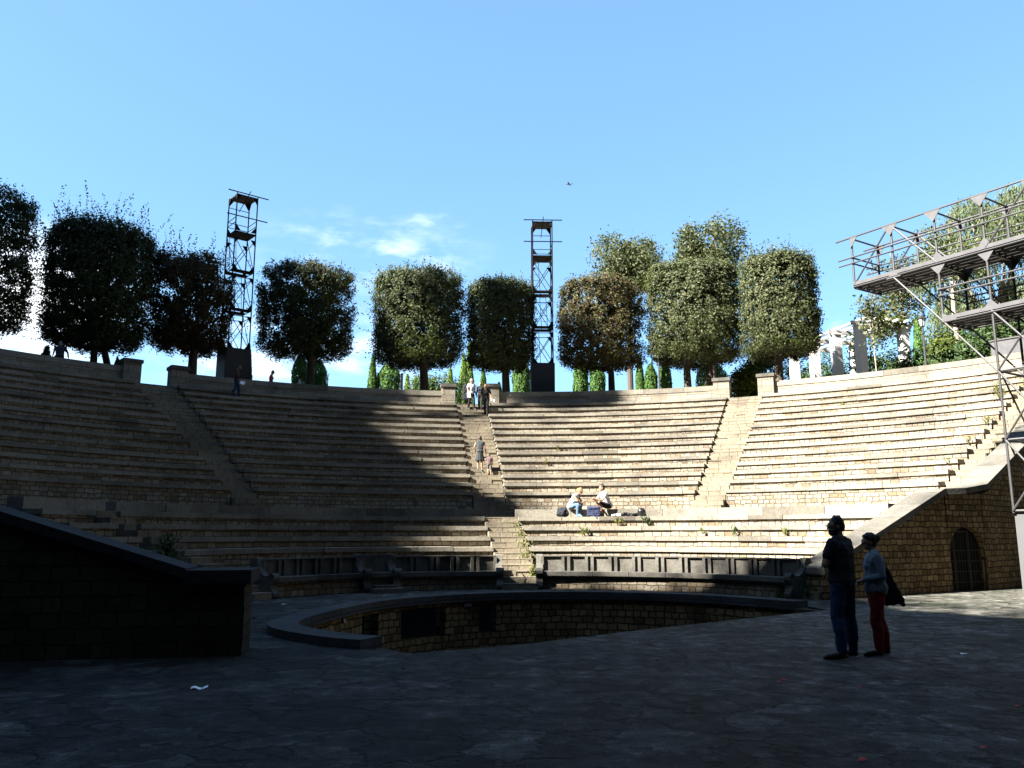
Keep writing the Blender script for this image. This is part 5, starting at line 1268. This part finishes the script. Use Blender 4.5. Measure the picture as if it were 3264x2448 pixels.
# the seated couple
person('fair haired woman in white top and faded jeans sitting on the sunlit bench', (2.12, 30.22, HP), R_(-118), 1.66, SIT,
       dict(kl=(-.05, .235, .135), kr=(.06, .215, .10), head=(0, .235, .385), neck=(0, .17, .315), chest=(0, .095, .215), el=(-.115, .21, .17), er=(.115, .21, .17), wl=(-.04, .27, .155), wr=(.05, .25, .14)),
       female=True, hair=('tail', 'blond'), top='white_cloth', sleeve='none', bottom='pale_jeans', shoe='blueshoe', hpitch=R_(-25))
person('dark haired man in white T-shirt and black shorts sitting facing the fair haired woman', (3.46, 29.98, HP + .01), R_(112), 1.76, SIT,
       dict(kl=(-.05, .235, .12), kr=(.06, .22, .13), chest=(0, .08, .22), neck=(0, .125, .325), head=(0, .15, .415), sl=(-.112, .115, .30), sr=(.112, .115, .30), el=(-.13, .20, .17), er=(.13, .21, .17), wl=(-.09, .33, .185), wr=(.03, .335, .19)),
       hair=('short', 'brown'), top='white_cloth', bottom='black_cloth', leg='short', shoe='darkshoe', hy=R_(-12))
def sack(w, h, d):
    def f(m):
        m.cap((-w * .3, 0, h * .3), (w * .3, 0, h * .3), h * .32, n=12); m.cap((-w * .25, 0, h * .62), (w * .2, 0, h * .62), h * .30, n=12); m.cap((0, -d * .3, h * .25), (0, -d * .35, h * .45), h * .2, n=10); m.cap((-w * .1, 0, h * .9), (w * .1, 0, h * .92), h * .07, n=8)
    return f
Z3 = HL[3]
soft_bag('backpack', 'lumpy dark navy backpack left of the seated woman', 'navy_cloth', sack(.40, .36, .3), (1.80, 29.78, Z3), 0, .02, 'bag', 'bags of the seated couple')
def satchel(m):
    for k in range(5): m.cap((-.20, -.06, .06 + .065 * k), (.20, -.06, .06 + .065 * k), .052, n=10)
    m.cap((-.16, -.10, .30), (.16, -.10, .30), .03, n=8); m.cap((-.05, -.12, .06), (.12, -.2, -.06), .02, n=8); m.cap((.12, -.2, -.06), (.16, -.16, .08), .018, n=8)
soft_bag('satchel', 'flat blue satchel leaning between the seated couple', 'bagblue', satchel, (2.90, 29.70, Z3), R_(-8), .014, 'bag', 'bags of the seated couple', (.012, 9))
def coat2(m):
    for k in range(7): m.cap((-.26 + .08 * k, random.uniform(-.08, .08), .06 + .05 * math.sin(k * 1.1)), (-.18 + .08 * k, random.uniform(-.08, .08), .07), .06, n=8)
soft_bag('jacket', 'crumpled black jacket lying beside the black helmet', 'black_cloth', coat2, (4.12, 29.35, Z3), R_(-8), .018, 'jacket')
def whitecloth(m):
    for k in range(5): m.cap((-.2 + .09 * k, random.uniform(-.06, .06), .035), (-.12 + .09 * k, random.uniform(-.06, .06), .06 + .02 * (k % 2)), .04, n=8)
soft_bag('cloth', 'crumpled white cloth between the seated man and the black jacket', 'white_cloth', whitecloth, (3.72, 29.42, Z3), R_(-6), .016, 'cloth')
hm = empty('helmet', (4.52, 29.2, Z3), R_(-60), 'glossy black motorcycle helmet at the right end of the couple\'s things', 'helmet')
m = MB(); m.ell((0, 0, .15), (.135, .16, .15), 20, 14); m.cap((-.09, .08, .06), (.09, .08, .06), .05, n=10); m.cap((0, .12, .06), (0, .13, .07), .05, n=10); solid(m, 'shell', M['helmet'], hm, .01, 3)
m = MB(); m.ell((0, .035, .155), (.118, .132, .055), 16, 10); m.build('visor', M['greysteel'], hm, True)

# ------------------------------------------------------------------ weeds, grass, litter
WG = 'weeds growing from the stone joints'
def weed(label, loc, w, h, n, mat='weed', group=WG):
    root = empty('weed_tuft', loc, 0, label, 'weed', group)
    P, Nn, S, T = [], [], [], []
    for _ in range(n):
        a = random.uniform(0, 6.28); r = abs(random.gauss(0, .5)) * w * .5; t = random.random(); q = Vector((math.cos(a) * r, math.sin(a) * r * .5 - .03, h * t * random.uniform(.5, 1)))
        P.append(q[:]); Nn.append((random.gauss(0, 1), random.gauss(-.6, .6), random.gauss(.3, .5))); S.append(random.uniform(.5, 1.2) * .07); T.append((math.cos(a) * .7, math.sin(a) * .5, 1.2))
    leafmesh('blades', P, Nn, S, .3, M[mat], root, T)
for R, phi, z, w, h, n, lab in [
    (8.2, 1.2, .35, .5, .45, 80, 'tall grass on the lowest central steps beside the pale bench'), (9.1, .2, .72, .6, .5, 110, 'tall grass at the right edge of the lower central stairs'),
    (9.9, -.4, 1.05, .65, .55, 140, 'thickest yellow green grass on the right of the lower central stairs'), (10.7, -.9, 1.4, .55, .5, 110, 'grass on the lower central stairs below the parapet end'), (11.6, -1.4, 1.75, .4, .35, 60, 'small grass tuft beside the parapet end at the central stairs'),
    (11.9, 16.0, 1.98, .5, .3, 60, 'weed hanging on the riser below the white cloth'), (11.9, 20.5, 2.0, .45, .3, 60, 'dark green weed on the riser below the black helmet'), (11.1, 10.4, 1.62, .5, .28, 60, 'weed on the second riser below the blue satchel'),
    (11.1, 31, 1.62, .3, .22, 30, 'small weed on the riser left of the dried plant'), (11.1, 36.5, 1.62, .3, .3, 40, 'narrow dark weed on a sunlit lower riser'), (11.1, 45, 1.62, .45, .2, 40, 'flat dry plant on a sunlit lower riser at right'),
    (18.95, 52.4, 4.1, .5, .3, 60, 'weed at the foot of a right row end near the kink'), (20.6, 52.6, 4.95, .5, .3, 60, 'weed at the third row end from the kink'), (22.3, 52.5, 5.8, .5, .3, 70, 'weed at the middle row end by the far stairs'),
    (24.8, 51.6, 7.1, .8, .5, 150, 'bushy weed behind the grey scaffold leg'), (25.6, 50.6, 7.5, .8, .4, 110, 'creeping weed left of the scaffold leg on an upper row'), (26.5, 52.6, 7.6, 1.0, .6, 200, 'large green weed on the far right steps behind the scaffold'),
    (27.2, 33.2, 8.1, .5, .2, 40, 'small weed under the bright top wall at right'), (26.4, 35.6, 7.7, .4, .2, 30, 'small weed one row below the bright top wall'), (20.5, 3.0, 4.85, .4, .22, 30, 'tiny weed on a sunlit row near the central stairs'),
    (22.2, 4.5, 5.7, .3, .25, 30, 'tiny bright weed right of the woman in the dress'), (7.9, 62.0, .1, .5, .3, 70, 'dark weed at the right end of the pale bench'), (7.75, 57, .02, .7, .35, 110, 'bushy dark weed at the foot of the pale bench end'), (7.7, -.5, .02, .3, .5, 50, 'grass at the foot of the lower central stairs')]:
    p = pol(R, phi, z); weed(lab, p, w, h, n, 'shrub' if 'dark' in lab else 'weed')
p = pol(9.4, -71.5, 1.0); weed('round dark bush on the dark steps at far left', p, .7, .7, 420, 'shrub')
def flat(name, label, cat, mat, x, y, r, group, z=0, n=7, lift=.02):
    m = MB(); vs = [(0, 0, lift)]; 
    for k in range(n): a = 6.283 * k / n; q = r * random.uniform(.6, 1.1); vs.append((math.cos(a) * q, math.sin(a) * q * .7, random.uniform(.004, lift)))
    m.add(vs, [(0, 1 + k, 1 + (k + 1) % n) for k in range(n)]); o = m.build(name, M[mat]); o.location = (x, y, z + .004); o.rotation_euler = (0, 0, random.uniform(0, 6.28)); return tag(o, label, cat, group)
for x, y in [(3.02, 9.67), (2.93, 9.52), (3.71, 9.25), (4.77, 8.23), (3.57, 6.68), (2.52, 6.34), (3.62, 6.22)]:
    flat('petal', 'red petal lying on the dark stage paving', 'petal', 'petal', x, y, .045, 'red petals on the stage')
paper_at('paper_sheet', 'white paper lying on the dark floor at left', (-3.31, 9.2, .006), (.17, .12), (0, 0, .3))
m = MB(); m.add([(-.06, -.02, 0), (.05, -.03, .01), (.07, .02, .006), (-.04, .03, .012)], [(0, 1, 2, 3)]); o = m.build('paper_scrap', M['paper']); o.location = (-5.32, 19.94, .006); tag(o, 'tiny white scrap on the walkway beside the pit rim', 'paper')
m = MB(); m.add([(-.05, -.03, 0), (.05, -.03, .012), (.06, .03, .006), (-.04, .03, .012)], [(0, 1, 2, 3)]); o = m.build('paper_scrap', M['paper']); o.location = (6.15, 11.75, .006); tag(o, 'tiny white scrap on the stage right of the standing couple', 'paper')
m = MB()
for _ in range(26): m.ell((random.gauss(0, .28), random.gauss(0, .06), .03), (random.uniform(.03, .07), random.uniform(.03, .05), random.uniform(.02, .05)), 7, 5)
o = solid(m, 'rubble_heap', M['white_cloth'], None, .018, 1); o.location = (4.72, 24.75, 0); tag(o, 'low heap of white rubble at the foot of the pale bench', 'rubble')
m = MB(); m.path([(0, 0, .01), (.12, .02, .02), (.26, .01, .012)], [.008, .007, .004], 5); o = m.build('twig', M['palebark']); o.location = (2.07, 9.02, 0); tag(o, 'pale twig lying on the stage before the standing couple', 'twig')
m = MB(); m.path([(0, 0, .01), (.2, .06, .02), (.45, .05, .012)], [.012, .010, .005], 5); m.path([(.2, .06, .02), (.3, .14, .03)], [.008, .004], 5); o = m.build('twig', M['bark']); o.location = (10.8, 18.9, 0); tag(o, 'dark forked twig on the sunlit floor at right', 'twig')
lf = flat('fallen_leaf', 'dry brown leaf lying on the dark stage floor', 'leaf', 'deadleaf', -1.2, 8.4, .04, 'fallen leaves on the stage')
for k in range(34):
    o = lf.copy(); C.objects.link(o); a = random.random()
    x, y = random.uniform(-5, 7), random.uniform(6, 11.5)
    if k % 3 == 0: x, y = random.uniform(-6, -3.9), random.uniform(13, 18)
    o.location = (x, y, .004); o.rotation_euler = (random.uniform(-.2, .2), random.uniform(-.2, .2), random.uniform(0, 6.28)); sc_ = random.uniform(.5, 1.1); o.scale = (sc_, sc_ * .8, sc_)
# a distant bird
bd = empty('bird', (8.2, 112, 51.2), R_(70), 'tiny distant bird in the open sky', 'bird')
m = MB(); m.cap((0, -.25, 0), (0, .25, 0), .05, .07, 8); m.cap((0, .3, .03), (0, .38, .03), .06, n=8); m.tube((0, -.25, 0), (0, -.5, 0), .04, .09, 6); b_ = m.build('body', M['iron'], bd)
for sx in (-1, 1): m = MB(); m.add([(0, -.12, .03), (sx * .45, -.1, .04), (sx * .75, -.2, .03), (sx * .5, .1, .05), (0, .16, .03)], [(0, 1, 2, 3, 4)] if sx > 0 else [(4, 3, 2, 1, 0)]); m.build('wing', M['iron'], bd)

bpy.data.scenes.remove(SCRATCH)
